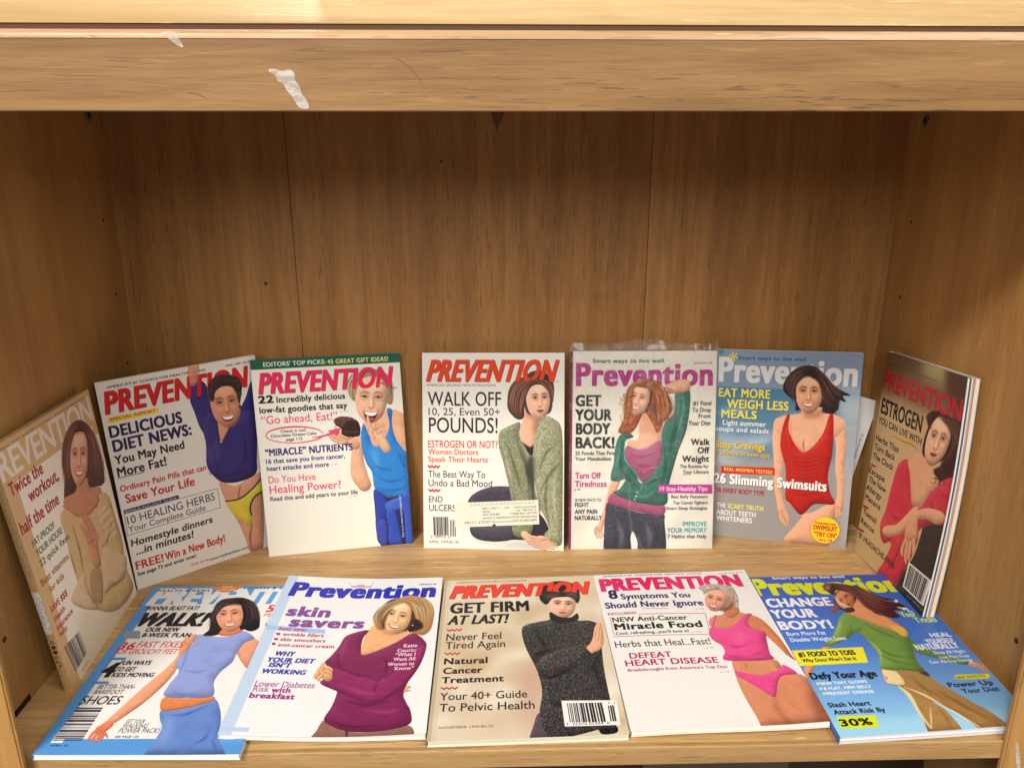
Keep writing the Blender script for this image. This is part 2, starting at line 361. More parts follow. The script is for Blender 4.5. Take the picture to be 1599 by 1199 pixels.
def cover_m4(C):
    k = Cover('m4', C['m4'], (233, 229, 220)); k.fr(640, 530, 3.427)
    k.poly([(560, 700), (826, 640), (826, 1130), (560, 1130)], (222, 220, 214), soft=40, alpha=.7)
    # hair behind, crown reaches into the masthead
    HB = (104, 66, 52)
    k.poly([(520, 330), (528, 268), (560, 218), (610, 196), (650, 170), (700, 168), (740, 192), (768, 236), (770, 300), (752, 352), (728, 388), (690, 300), (620, 300), (600, 380), (580, 420), (548, 402), (524, 370)], HB, puff=.5, r=14, edge=.25)
    k.poly([(640, 190), (700, 166), (745, 190), (762, 240), (720, 240), (660, 215)], (58, 36, 32), soft=5, alpha=.8)
    masthead(k, [(86, 226), (800, 226)], 'PREVENTION', 120, (222, 72, 24), (90, 60, 50), shear=.25, bold=.088)
    k.text('®', 782, 228, 792, 228, 8, (90, 80, 80))
    # legs in dark tights and far trousers
    k.poly([(305, 880), (330, 830), (400, 792), (480, 780), (560, 790), (640, 840), (700, 960), (740, 1050), (700, 1075), (560, 1070), (470, 1078), (380, 1072), (336, 1045), (322, 990), (314, 930)], (70, 66, 80), puff=.45, r=26, edge=.15, grain=.05)
    k.poly([(330, 985), (430, 1000), (560, 990), (560, 1060), (470, 1080), (370, 1070), (325, 1035)], (78, 74, 88), puff=.5, r=18, edge=.2, grain=.05)
    k.poly([(640, 900), (720, 960), (742, 1060), (620, 1075), (600, 1000)], (52, 48, 60), puff=.3, r=14)
    # neck and chest
    k.poly([(598, 380), (600, 440), (580, 470), (590, 540), (640, 612), (665, 600), (680, 480), (712, 430), (700, 400)], SK, puff=.35, r=22, edge=.2)
    k.poly([(600, 392), (690, 408), (712, 428), (672, 500), (655, 470), (660, 430)], (158, 100, 78), soft=7, alpha=.55)
    k.poly([(590, 540), (640, 612), (672, 600), (662, 560), (640, 570)], (48, 40, 46), soft=2)
    M, L = k.face((686, 322), 66, 98, rot=-3, yaw=.42, skin=(228, 178, 148), lip=(168, 78, 66), smile=0, iris=(62, 40, 34), brow=(80, 50, 40), under=(104, 66, 52), sock=.5)
    k.poly([(596, 250), (640, 215), (700, 212), (752, 236), (768, 300), (762, 330), (742, 280), (700, 240), (650, 250), (622, 300), (612, 360), (608, 410), (580, 424), (545, 400), (522, 350), (530, 280), (560, 228)], HB, puff=.55, r=11, edge=.3)
    hc = [(150, 104, 84), (72, 44, 38), (176, 128, 104), (54, 34, 32), (122, 80, 64)]
    k.hair([(650, 212), (560, 240), (528, 330), (560, 402)], [(660, 226), (622, 280), (604, 350), (592, 414)], 70, hc, w=3)
    k.hair([(680, 205), (740, 230), (766, 290), (748, 360)], [(670, 220), (718, 240), (744, 280), (752, 330)], 34, hc, w=3)
    # cardigan
    G = (142, 146, 116)
    k.poly([(588, 440), (530, 458), (480, 490), (474, 560), (500, 660), (528, 780), (548, 900), (552, 1040), (640, 1046), (660, 960), (664, 800), (662, 640), (640, 612), (602, 560), (584, 500)], G, puff=.5, r=24, edge=.22, grain=.09)
    k.poly([(722, 404), (770, 420), (808, 460), (818, 560), (818, 800), (816, 1000), (808, 1098), (740, 1086), (720, 1040), (742, 1000), (700, 900), (672, 780), (655, 640), (672, 500), (694, 430)], (156, 158, 126), puff=.5, r=26, edge=.2, grain=.09)
    for a in ([(520, 560), (560, 680), (600, 820)], [(600, 580), (630, 700), (640, 900)], [(560, 500), (600, 620), (640, 740)], [(690, 700), (730, 600), (790, 560)], [(700, 800), (760, 700), (810, 650)], [(735, 720), (725, 860), (745, 1000)], [(530, 720), (560, 860), (560, 1020)]):
        k.limb(a, [4, 15, 3], (84, 88, 66), alpha=.5, soft=5)
    for a in ([(496, 560), (530, 700), (560, 860)], [(580, 480), (610, 570), (655, 660)], [(760, 460), (700, 520), (684, 640)], [(780, 700), (770, 860), (790, 1000)]):
        k.limb(a, [3, 12, 3], (190, 192, 160), alpha=.5, soft=5)
    k.poly([(640, 620), (662, 640), (668, 800), (700, 900), (664, 930), (650, 800), (620, 700)], (52, 54, 48), soft=6, alpha=.75)
    # hands on the floor
    k.hand((610, 1040), (650, 1075), [[(650, 1078), (690, 1096), (740, 1112), (775, 1120)], [(650, 1070), (700, 1086), (750, 1100), (790, 1108)], [(660, 1064), (710, 1076), (755, 1088), (785, 1096)], [(640, 1084), (670, 1104), (705, 1118), (730, 1124)]], 44, SK, thumb=[(640, 1050), (668, 1056), (700, 1062), (718, 1070)])
    k.hand((690, 1058), (712, 1062), [[(712, 1056), (735, 1066), (750, 1080), (756, 1090)]], 26, SK)
    k.poly([(340, 1068), (470, 1090), (620, 1082), (760, 1124), (600, 1120), (400, 1092)], (150, 146, 146), soft=9, alpha=.35)
    D = (44, 42, 52); R = (206, 72, 52)
    k.text("AMERICA'S LEADING HEALTH MAGAZINE", 88, 246, 458, 248, 11, (100, 90, 92))
    k.text('WALK OFF', 96, 352, 486, 350, 74, D, bold=.01); k.text('10, 25, Even 50+', 100, 402, 480, 400, 38, D)
    k.text('POUNDS!', 102, 494, 468, 494, 80, D, bold=.01)
    k.text('ESTROGEN OR NOT?', 98, 574, 468, 574, 38, R, bold=.02); k.text('Women Doctors', 98, 610, 364, 612, 30, R, bold=.02); k.text('Speak Their Hearts', 98, 650, 415, 652, 30, R, bold=.02)
    k.zig(98, 675, 158, 676, 5, 8, (188, 50, 44)); k.zig(102, 803, 160, 804, 5, 8, (188, 50, 44))
    k.text('The Best Way To', 98, 734, 402, 734, 36, D); k.text('Undo a Bad Mood', 100, 782, 438, 782, 36, D)
    k.text('END', 102, 866, 174, 866, 32, D); k.text('ULCERS', 104, 914, 244, 914, 34, D)
    k.barcode([(124, 946), (204, 946), (206, 1046), (128, 1046)], 24, 3); k.barcode([(214, 962), (246, 962), (248, 1052), (216, 1052)], 9, 8, (70, 84, 104))
    k.text('0  389976  4', 112, 1058, 212, 1060, 12, (70, 66, 70)); k.text('APRIL 1995/$1.95', 102, 1088, 262, 1088, 13, (80, 76, 80))
    return k

def cover_m5(C):
    k = Cover('m5', C['m5'], (228, 222, 208)); k.fr(880, 520, 3.424)
    k.rectuv(0, 0, .012, 1, (150, 40, 110))
    k.poly([(150, 880), (380, 800), (620, 900), (600, 1160), (150, 1160)], (240, 236, 226), soft=40, alpha=.6)
    P = (182, 48, 134)
    k.text('Prevention', 66, 283, 798, 283, 128, P, bold=.1)
    k.text('Smart ways to live well', 156, 158, 536, 160, 22, (40, 84, 84), bold=.07)
    k.text('JANUARY 07', 698, 166, 796, 164, 11, (60, 56, 60))
    JE = (62, 64, 78)
    k.fr(880, 520, 3.424)
    # trailing arm and hand left
    k.limb([(285, 770), (262, 840), (235, 930), (205, 1010), (195, 1040)], [46, 44, 36, 26, 26], SK, puff=.45, edge=.25)
    k.hand((198, 1018), (192, 1046), [[(182, 1044), (174, 1066), (178, 1086), (184, 1096)], [(190, 1050), (188, 1072), (196, 1088), (204, 1094)], [(200, 1050), (204, 1070), (212, 1082), (218, 1086)], [(176, 1034), (168, 1050), (168, 1066), (172, 1078)]], 30, SK)
    # jeans
    k.poly([(236, 905), (320, 930), (420, 960), (530, 965), (540, 1010), (538, 1190), (404, 1190), (396, 1120), (372, 1060), (358, 1090), (352, 1190), (226, 1190), (216, 1080), (222, 980)], JE, puff=.5, r=22, edge=.22, grain=.09, sm=True)
    for a in ([(250, 930), (300, 950), (360, 975), (460, 985)], [(372, 1060), (356, 1010), (350, 975)], [(270, 990), (290, 1080), (280, 1150)], [(480, 1000), (500, 1080), (490, 1150)]): k.limb(a, [2, 5, 2], (30, 32, 46), alpha=.7, soft=1.5)
    for a in ([(290, 1000), (310, 1080), (305, 1150)], [(440, 1010), (460, 1080), (455, 1150)]): k.limb(a, [8, 30, 10], (128, 132, 150), alpha=.5, soft=9)
    k.limb([(286, 912), (276, 938), (300, 948)], 4, (150, 120, 80), alpha=.8)
    # top
    MG = (178, 92, 128)
    k.poly([(258, 856), (330, 880), (430, 912), (535, 915), (532, 968), (420, 958), (320, 930), (240, 905)], MG, puff=.4, r=14, edge=.15)
    k.poly([(350, 570), (400, 560), (410, 430), (490, 420), (530, 470), (520, 600), (500, 640), (430, 640), (350, 620)], SK, puff=.3, r=26, edge=.15)
    k.poly([(340, 600), (380, 614), (440, 612), (516, 570), (530, 640), (510, 720), (430, 800), (350, 700), (326, 650)], MG, puff=.45, r=24, edge=.2)
    for a in ([(350, 640), (420, 660), (500, 630)], [(360, 690), (430, 710), (500, 690)], [(390, 740), (440, 750), (480, 720)]): k.limb(a, [2, 9, 2], (128, 56, 88), alpha=.5, soft=3)
    k.poly([(404, 400), (420, 470), (400, 520), (500, 540), (520, 470), (500, 400)], (196, 138, 108), soft=10, alpha=.35)
    # cardigan
    G = (58, 120, 104)
    k.poly([(345, 530), (300, 545), (276, 610), (268, 690), (252, 776), (290, 790), (330, 780), (300, 830), (266, 850), (340, 888), (440, 912), (548, 912), (560, 820), (610, 640), (660, 500), (676, 310), (602, 306), (590, 420), (540, 480), (524, 560), (520, 680), (424, 800), (380, 740), (330, 680), (322, 620), (334, 570), (374, 552)], G, puff=.5, r=20, edge=.2, grain=.05)
    for a in ([(600, 470), (580, 560), (560, 700)], [(640, 420), (600, 520), (590, 620)], [(300, 700), (340, 770), (400, 820)], [(290, 620), (310, 720), (300, 780)], [(430, 810), (500, 780), (560, 760)], [(420, 840), (380, 860), (300, 850)], [(540, 600), (545, 720), (500, 860)]): k.limb(a, [3, 14, 3], (30, 74, 64), alpha=.55, soft=5)
    for a in ([(640, 330), (640, 420), (600, 560)], [(300, 580), (292, 660), (276, 740)], [(500, 830), (440, 870), (360, 870)]): k.limb(a, [3, 14, 3], (112, 170, 150), alpha=.5, soft=5)
    k.limb([(330, 560), (324, 620), (336, 680), (384, 745), (422, 806), (386, 880)], [5, 7, 7, 7, 7, 5], (90, 152, 134))
    for p in ((393, 848), (388, 868), (380, 888)): k.ell(p, 4, 4, (226, 222, 200))
    # raised forearm
    k.poly([(520, 300), (560, 270), (620, 248), (668, 252), (680, 290), (664, 308), (600, 320), (540, 318)], SK, puff=.45, r=14, edge=.25)
    HC = (172, 96, 48); hc = [(206, 128, 68), (122, 62, 34), (226, 152, 88), (98, 50, 32), (184, 104, 52)]; k.hs = (HC, hc)
    k.poly([(350, 300), (380, 262), (430, 244), (490, 254), (530, 290), (560, 330), (580, 400), (560, 450), (530, 470), (520, 500), (500, 530), (470, 470), (430, 420), (390, 500), (350, 535), (296, 526), (310, 480), (330, 440), (324, 380), (336, 330)], HC, puff=.5, r=12, edge=.3)
    k.poly([(480, 380), (560, 340), (586, 400), (560, 460), (520, 480), (480, 440)], (96, 56, 44), soft=8, alpha=.6)
    M, L = k.face((402, 352), 58, 84, rot=12, yaw=-.38, skin=(232, 180, 146), lip=(190, 92, 82), smile=.8, iris=(70, 70, 66), brow=(150, 100, 64), under=(140, 74, 40), sock=.4)
    k.poly([(350, 300), (372, 266), (430, 246), (500, 262), (530, 310), (512, 380), (480, 320), (440, 290), (380, 285), (362, 320), (352, 400), (366, 450), (340, 500), (300, 526), (320, 460), (334, 380), (338, 330)], HC, puff=.5, r=9, edge=.3)
    k.hair([(420, 248), (350, 300), (330, 400), (300, 520)], [(430, 262), (376, 290), (366, 420), (390, 500)], 80, hc, w=3.4, jit=4)
    k.hair([(430, 248), (520, 280), (560, 380), (540, 470)], [(440, 276), (490, 330), (500, 440), (500, 530)], 110, hc, w=3.4, jit=5)
    rgc = np.random.default_rng(8)
    for i in range(170):
        t = rgc.random(); side = rgc.random() < .42
        cx, cy = ((RNG.uniform(312, 372), RNG.uniform(330, 520)) if side else (RNG.uniform(486, 580), RNG.uniform(300, 520)))
        if not side and cx > 540 and cy > 470: continue
        an = np.linspace(0, rgc.uniform(2.5, 5), 7)+rgc.uniform(0, 6); r = rgc.uniform(5, 12)
        k.limb(np.c_[cx+np.cos(an)*r, cy+np.sin(an)*r*1.2], [.6, 3, 3.4, .6], hc[i % 5], alpha=.75)
    for cx, cy in ((330, 430), (350, 470), (320, 500), (370, 450), (500, 500), (540, 440), (560, 400), (510, 450), (480, 480), (530, 350)):
        an = np.linspace(0, 5.2, 9)+cx; r = 12
        k.limb(np.c_[cx+np.cos(an)*r*np.linspace(.4, 1, 9), cy+np.sin(an)*r*np.linspace(.4, 1, 9)], [1, 4, 3, 1], hc[int(cx) % 5], alpha=.8)
    D = (30, 30, 34)
    for t, a, b, y in (('GET', 64, 202, 390), ('YOUR', 62, 258, 466), ('BODY', 66, 250, 540), ('BACK!', 64, 272, 614)): k.text(t, a, y, b, y, 62, D, bold=.1)
    k.text('25 Foods That Fire', 62, 648, 272, 650, 20, D, bold=.05); k.text('Your Metabolism', 62, 678, 254, 680, 20, D, bold=.05)
    k.text('Turn Off', 62, 776, 200, 776, 34, P, bold=.07); k.text('Tiredness', 60, 820, 230, 820, 34, P, bold=.07); k.text('p.46', 60, 838, 90, 838, 10, D)
    k.text('18 NEW WAYS TO', 60, 898, 200, 898, 16, D, bold=.02)
    for t, b, y in (('FIGHT', 134, 928), ('ANY PAIN', 180, 964), ('NATURALLY', 204, 998)): k.text(t, 60, y, b, y, 24, D, bold=.07)
    for t, a, b, y in (('#1 Food', 692, 790, 384), ('To Drop', 688, 788, 420), ('From', 722, 786, 452), ('Your Diet', 668, 786, 490)): k.text(t, a, y, b, y, 24, D, bold=.05)
    for t, a, b, y in (('Walk', 680, 782, 596), ('Off', 716, 780, 640), ('Weight', 634, 778, 686)): k.text(t, a, y, b, y, 34, D, bold=.09)
    k.text('The Routine for', 622, 718, 776, 718, 18, D, bold=.04); k.text('Your Lifestyle', 638, 748, 776, 748, 18, D, bold=.04); k.line((638, 753), (680, 753), 2, D)
    k.poly([(508, 806), (796, 806), (796, 856), (502, 852)], (190, 62, 150), sm=False); k.text('19 Stay-Healthy Tips', 514, 840, 770, 842, 24, (240, 228, 232), bold=.07)
    for t, a, b, y in (('Best Belly Flatteners', 576, 770, 880), ('Top Cancer Fighters', 584, 770, 912), ('Smart Sleep Strategies', 550, 768, 942)): k.text(t, a, y, b, y, 17, D, bold=.04)
    for t, a, b, y in (('IMPROVE', 636, 766, 1032), ('YOUR MEMORY', 554, 766, 1066)): k.text(t, a, y, b, y, 27, (84, 158, 162), bold=.08)
    k.text('7 Habits that Help', 556, 1094, 764, 1096, 20, D, bold=.04)
    return k

def cover_m6(C):
    k = Cover('m6', C['m6'], (134, 156, 180)); k.fr(1100, 530, 3.526)
    TW, TH = k.TW, k.TH
    # sea and beach, blurred
    k.rectuv(0, 0, 1, .2, (140, 158, 182)); k.rectuv(0, .19, 1, 1, (84, 134, 166), gcol=(150, 160, 166))
    k.rectuv(0, .55, 1, 1.02, (164, 160, 158), soft=18)
    for i in range(46):
        y = RNG.uniform(.22, .56); u = RNG.uniform(0, 1); y += (1-u)*.08-.03
        k.paint([smooth_closed([(u*TW-60, y*TH), (u*TW, y*TH-9), (u*TW+70, y*TH-14), (u*TW+10, y*TH+8)])], [(196, 210, 216), (120, 164, 190), (96, 142, 170)][i % 3], soft=7, alpha=.5)
    k.poly([(740, 300), (870, 290), (870, 420), (800, 420), (740, 400)], (190, 208, 218), soft=20, alpha=.7)
    k.poly([(50, 520), (200, 540), (380, 520), (380, 560), (200, 640), (50, 680)], (196, 204, 208), soft=16, alpha=.6)
    k.poly([(740, 400), (870, 420), (870, 1100), (760, 1100)], (186, 186, 188), soft=20, alpha=.7)
    k.ell((92, 66), 16, 16, (70, 150, 160))
    k.text('Prevention', 76, 244, 838, 262, 150, (226, 226, 224), bold=.09)
    for i in range(6):
        an = i*math.pi/3+.3; k.limb([(158, 94), (158+22*math.cos(an), 94+22*math.sin(an))], [4, 9], (232, 216, 90))
    k.text('Smart ways to live well', 184, 112, 556, 122, 22, (44, 110, 132), bold=.08); k.text('JUNE 06', 756, 274, 826, 280, 11, (190, 210, 110), bold=.05)
    HC = (52, 34, 34); hc = [(92, 62, 54), (30, 20, 24), (118, 84, 74), (66, 44, 42)]; k.hs = (HC, hc)
    k.poly([(430, 260), (470, 190), (530, 150), (600, 148), (650, 190), (690, 240), (740, 280), (800, 312), (760, 316), (776, 350), (740, 340), (735, 390), (716, 400), (690, 420), (640, 400), (560, 380), (500, 400), (496, 340), (450, 300)], HC, puff=.45, r=12, edge=.2)
    S = (236, 182, 148)
    # arms, legs, body
    k.limb([(412, 470), (402, 560), (404, 680), (400, 800), (412, 910)], [70, 64, 52, 44, 34], S, puff=.5, edge=.12)
    k.hand((412, 900), (425, 950), [[(420, 955), (428, 990), (440, 1015), (450, 1030)], [(430, 950), (446, 985), (454, 1005), (456, 1020)], [(412, 950), (412, 980), (424, 1005), (436, 1022)], [(436, 945), (452, 968), (458, 990), (458, 1000)]], 46, S)
    k.limb([(735, 470), (750, 580), (742, 700), (748, 800), (745, 890)], [72, 62, 50, 44, 34], S, puff=.5, edge=.12)
    k.hand((742, 880), (738, 925), [[(722, 930), (716, 958), (712, 972), (720, 978)], [(730, 936), (726, 964), (728, 976), (738, 974)], [(742, 936), (742, 962), (746, 970), (748, 960)]], 46, S)
    k.poly([(445, 880), (560, 960), (700, 900), (716, 960), (700, 1060), (660, 1142), (436, 1118), (500, 1020), (530, 970), (460, 920)], S, puff=.5, r=30, edge=.25)
    k.poly([(540, 380), (640, 380), (642, 410), (710, 420), (762, 448), (770, 490), (700, 560), (560, 640), (440, 560), (384, 500), (386, 460), (410, 434), (470, 422), (525, 412)], S, puff=.3, r=26, edge=.05)
    k.poly([(540, 384), (600, 400), (646, 386), (640, 430), (560, 440)], (160, 100, 74), soft=9, alpha=.5)
    k.limb([(545, 560), (540, 590), (545, 618)], [3, 9, 3], (150, 92, 68), alpha=.6, soft=3)
    RD = (196, 44, 34)
    k.poly([(448, 430), (466, 420), (462, 520), (540, 628), (640, 540), (684, 425), (704, 415), (708, 520), (700, 640), (676, 760), (690, 850), (712, 910), (600, 912), (530, 968), (470, 910), (442, 880), (444, 800), (440, 700), (414, 600), (424, 500)], RD, puff=.5, r=24, edge=.2)
    for y in range(640, 860, 22): k.limb([(450, y+10), (560, y+22), (680, y-6)], [2, 6, 2], (140, 22, 22), alpha=.45, soft=3)
    for a in ([(455, 440), (450, 520), (470, 600)], [(690, 440), (660, 540), (590, 610)], [(470, 450), (480, 560), (540, 630)]): k.limb(a, [2, 7, 2], (228, 96, 78), alpha=.5, soft=3)
    M, L = k.face((572, 304), 76, 108, rot=2, yaw=-.12, skin=(226, 166, 128), lip=(176, 66, 60), smile=1, iris=(46, 34, 30), brow=(52, 34, 30), sock=.55)
    k.poly([(496, 340), (440, 300), (432, 258), (470, 196), (530, 156), (600, 150), (650, 192), (700, 250), (742, 300), (722, 400), (690, 412), (652, 380), (648, 300), (620, 236), (560, 205), (510, 240), (494, 290)], HC, puff=.5, r=9, edge=.25)
    k.hair([(560, 152), (470, 200), (440, 270), (500, 380)], [(570, 180), (510, 225), (490, 300), (510, 400)], 70, hc, w=3, jit=4)
    k.hair([(590, 150), (660, 200), (730, 280), (800, 320)], [(600, 180), (640, 260), (660, 350), (700, 410)], 110, hc, w=3.4, jit=5)
    Y = (240, 228, 110); W_ = (242, 240, 236); SH = (60, 70, 60)
    for t, a, y, b, yb, h in (('EAT MORE', 78, 322, 358, 334, 52), ('WEIGH LESS', 122, 384, 458, 402, 52), ('MEALS', 92, 440, 284, 446, 48)): k.text(t, a, y, b, yb, h, Y, bold=.09, sh=SH)
    k.text('Light summer', 100, 478, 336, 490, 30, W_, bold=.06, sh=(70, 90, 110)); k.text('soups and salads', 62, 510, 350, 528, 28, W_, bold=.06, sh=(70, 90, 110))
    k.text('Stop Cravings', 62, 606, 330, 618, 40, (240, 196, 60), bold=.09, sh=SH); k.text('8 science-proven tips', 60, 640, 356, 660, 25, (236, 196, 80), bold=.05, sh=SH)
    k.poly([(92, 704), (382, 714), (384, 754), (90, 742)], (206, 52, 36), sm=False); k.text('REAL-WOMEN TESTED!', 106, 734, 370, 744, 20, (238, 220, 110), bold=.07)
    k.text('26 Slimming Swimsuits', 52, 798, 668, 842, 58, (248, 246, 242), bold=.1, sh=(90, 50, 50), shd=(2, 3))
    k.text('FOR EVERY BODY TYPE', 44, 846, 326, 864, 26, (176, 40, 44), bold=.07)
    k.text('THE', 66, 926, 116, 928, 24, W_, bold=.05); k.text('SCARY TRUTH', 126, 934, 320, 948, 27, (236, 228, 110), bold=.06)
    k.text('ABOUT TEETH', 64, 966, 278, 980, 27, W_, bold=.06); k.text('WHITENERS', 64, 998, 258, 1012, 27, W_, bold=.06)
    k.ell((664, 1052), 82, 72, (150, 120, 60), soft=5, alpha=.6); k.ell((662, 1050), 80, 70, (246, 214, 50))
    for t, a, b, y, h in (('Prevention.com', 606, 720, 1020, 14), ('SWIMSUIT', 594, 730, 1052, 27), ('"TRY ON"', 600, 726, 1086, 25), ('see p. 138', 628, 700, 1108, 13)): k.text(t, a, y, b, y+2, h, (204, 60, 40), bold=.08)
    return k

def cover_m3(C):
    k = Cover('m3', C['m3'], (233, 230, 218)); k.fr(385, 540, 3.526)
    k.rectuv(0, 0, 1, .047, (28, 98, 74)); k.text("EDITORS' TOP PICKS: ", 92, 114, 436, 100, 25, (232, 232, 214), bold=.07, rot=0); k.text('45 GREAT GIFT IDEAS!', 446, 98, 780, 84, 25, (240, 226, 150), bold=.07)
    S = (226, 178, 144)
    HC = (176, 146, 108); hc = [(206, 180, 140), (120, 92, 68), (226, 204, 164), (92, 70, 56)]; k.hs = (HC, hc)
    k.poly([(560, 250), (580, 180), (640, 130), (720, 130), (790, 180), (806, 250), (790, 320), (700, 240), (620, 250), (595, 300)], HC, puff=.4, r=10, edge=.2)
    k.hair([(680, 130), (600, 150), (560, 220), (585, 300)], [(690, 150), (640, 190), (620, 230), (610, 260)], 50, hc, w=3.4, jit=7)
    k.hair([(690, 130), (770, 150), (810, 220), (790, 320)], [(690, 150), (740, 190), (770, 230), (770, 260)], 50, hc, w=3.4, jit=7)
    masthead(k, [(66, 264), (814, 226)], 'PREVENTION', 118, (228, 44, 96), (40, 24, 40), shear=.16, bold=.085)
    k.text('DECEMBER 1998 / $3.25', 676, 240, 826, 232, 10, BLK)
    # shoulder, chest, far arm
    k.poly([(770, 350), (830, 350), (872, 385), (884, 480), (892, 620), (890, 720), (800, 640), (760, 560), (700, 540), (660, 480), (640, 420), (700, 400)], S, puff=.35, r=24, edge=.12)
    k.limb([(625, 520), (610, 600), (620, 700), (650, 760)], [62, 66, 92, 74], S, puff=.5, edge=.28)
    k.limb([(700, 520), (780, 560), (850, 640), (890, 700)], [60, 66, 66, 50], S, puff=.3, edge=.15)
    B = (52, 134, 204)
    k.poly([(772, 345), (802, 350), (800, 420), (820, 500), (860, 560), (890, 610), (890, 830), (800, 832), (712, 790), (690, 690), (660, 640), (636, 560), (630, 480), (645, 425), (672, 480), (700, 545), (740, 530), (786, 440)], B, puff=.5, r=22, edge=.2)
    for a in ([(680, 600), (720, 660), (800, 680)], [(720, 720), (800, 740), (880, 720)], [(740, 780), (810, 790), (880, 770)], [(830, 560), (860, 640), (880, 660)]): k.limb(a, [3, 10, 3], (24, 84, 150), alpha=.5, soft=4)
    k.poly([(680, 560), (720, 580), (730, 660), (700, 650)], (120, 184, 230), soft=10, alpha=.5)
    # tied shirt and skirt
    BL = (50, 74, 166)
    k.poly([(704, 785), (780, 828), (890, 812), (905, 900), (914, 1082), (740, 1092), (715, 980), (706, 880)], (44, 46, 110), puff=.3, r=20, edge=.15)
    k.poly([(704, 785), (760, 830), (780, 880), (770, 940), (715, 1000), (712, 880)], BL, puff=.5, r=12, edge=.2)
    k.poly([(768, 860), (860, 822), (906, 840), (904, 880), (830, 900), (790, 915), (770, 900)], (70, 104, 192), puff=.55, r=10, edge=.25)
    k.poly([(770, 910), (820, 912), (840, 1000), (856, 1085), (790, 1088), (780, 990)], (58, 84, 178), puff=.5, r=10, edge=.25)
    k.poly([(712, 985), (760, 950), (774, 1000), (770, 1090), (736, 1092)], (66, 82, 172), puff=.4, r=9, edge=.2)
    k.poly([(850, 830), (900, 826), (914, 1080), (880, 1084), (870, 940)], (60, 92, 184), puff=.4, r=10)
    M, L = k.face((686, 292), 90, 124, rot=2, yaw=.05, pitch=.02, skin=(230, 182, 148), lip=(200, 98, 92), smile=1, open_=1.2, iris=(86, 76, 66), brow=(134, 98, 70), sock=.35)
    # repaint the wide open mouth
    k.poly([(645, 362), (690, 370), (722, 360), (716, 392), (694, 420), (664, 412), (650, 388)], (190, 92, 84)); k.poly([(652, 368), (690, 374), (716, 366), (708, 392), (690, 412), (668, 404), (656, 386)], (60, 24, 26))
    k.poly([(652, 362), (690, 370), (718, 360), (708, 376), (686, 381), (660, 375)], (248, 244, 238)); k.ell((688, 398), 14, 9, (196, 100, 96), soft=2)
    k.hair([(640, 190), (592, 210), (580, 250), (590, 300)], [(650, 200), (612, 216), (600, 250), (598, 290)], 34, hc, w=3.4, jit=4)
    k.hair([(720, 190), (780, 200), (790, 250), (780, 300)], [(710, 200), (760, 216), (776, 250), (782, 290)], 34, hc, w=3.4, jit=4)
    masthead(k, [(66, 264), (814, 226)], 'PREVENTION', 118, (228, 44, 96), None, shear=.16, bold=.085)
    # hand with cake
    k.hand((600, 540), (560, 515), [[(550, 520), (510, 505), (470, 480), (455, 462)], [(560, 500), (525, 490), (500, 465), (488, 440)], [(570, 496), (600, 480), (620, 450), (612, 430)], [(540, 530), (500, 520), (470, 505), (452, 486)]], 60, S)
    CK = (62, 36, 32)
    k.poly([(484, 400), (520, 384), (570, 390), (612, 410), (626, 450), (620, 490), (560, 496), (525, 480), (520, 450), (490, 430)], CK, puff=.5, r=8, edge=.2, grain=.12)
    k.poly([(484, 398), (530, 384), (580, 390), (600, 408), (560, 412), (530, 440), (488, 426)], (104, 66, 54), puff=.6, r=6, grain=.1)
    k.limb([(530, 450), (580, 452), (622, 450)], 5, (30, 16, 16)); k.limb([(528, 466), (580, 470), (622, 468)], 4, (104, 68, 54))
    # hand to mouth
    k.hand((770, 560), (715, 470), [[(690, 480), (676, 430), (668, 395), (668, 378)], [(715, 455), (726, 432), (745, 428), (758, 436)], [(722, 470), (742, 456), (760, 460), (762, 472)], [(706, 450), (700, 432), (712, 424), (726, 426)]], 56, (230, 184, 150), thumb=[(700, 500), (684, 476), (690, 452), (704, 442)])
    R = (222, 74, 110); D = BLK; N = (40, 36, 116)
    k.text('22', 66, 316, 150, 312, 44, D, bold=.12); k.text('Incredibly delicious', 166, 308, 544, 290, 34, D, bold=.07); k.text('low-fat goodies that say', 72, 366, 556, 342, 34, D, bold=.07)
    k.text('“Go ahead, Eat!”', 82, 426, 502, 404, 44, R, bold=.015); k.text('p. 114', 518, 362, 560, 358, 9, (130, 126, 126))
    an = np.linspace(.15, 6.1, 30); k.limb(np.c_[264+158*np.cos(an), 485-np.sin(an)*44-(np.cos(an)*4)], [4, 10, 6, 5, 9], R)
    k.limb([(362, 500), (420, 492), (470, 476), (500, 460)], [5, 9, 14, 16], R); k.poly([(450, 462), (522, 446), (500, 492)], R, sm=False)
    for t, a, b, y in (('Check it out!', 188, 328, 474), ('Chocolate Dream Cake', 134, 386, 496), ('page 115', 218, 308, 520)): k.text(t, a, y, b, y-8, 16, D, bold=.03)
    k.text('“MIRACLE” NUTRIENTS', 104, 604, 586, 570, 40, N, bold=.07); k.text('16 that save you from cancer,', 108, 646, 542, 612, 26, N, bold=.05); k.text('heart attacks and more', 112, 684, 454, 660, 26, N, bold=.05)
    k.text('Do You Have', 122, 752, 382, 732, 38, R, bold=.01); k.text('Healing Power?', 128, 808, 522, 780, 44, R, bold=.02); k.text('Read this and add years to your life', 132, 850, 614, 812, 24, D, bold=.03); k.text('p. 100', 568, 830, 606, 826, 8, (130, 126, 126)); k.text('p. 92', 468, 652, 500, 650, 8, (130, 126, 126))
    vtext(k, 'Visit us at www.healthyideas.com', 868, 1050, 848, 818, 11, (226, 228, 240))
    return k

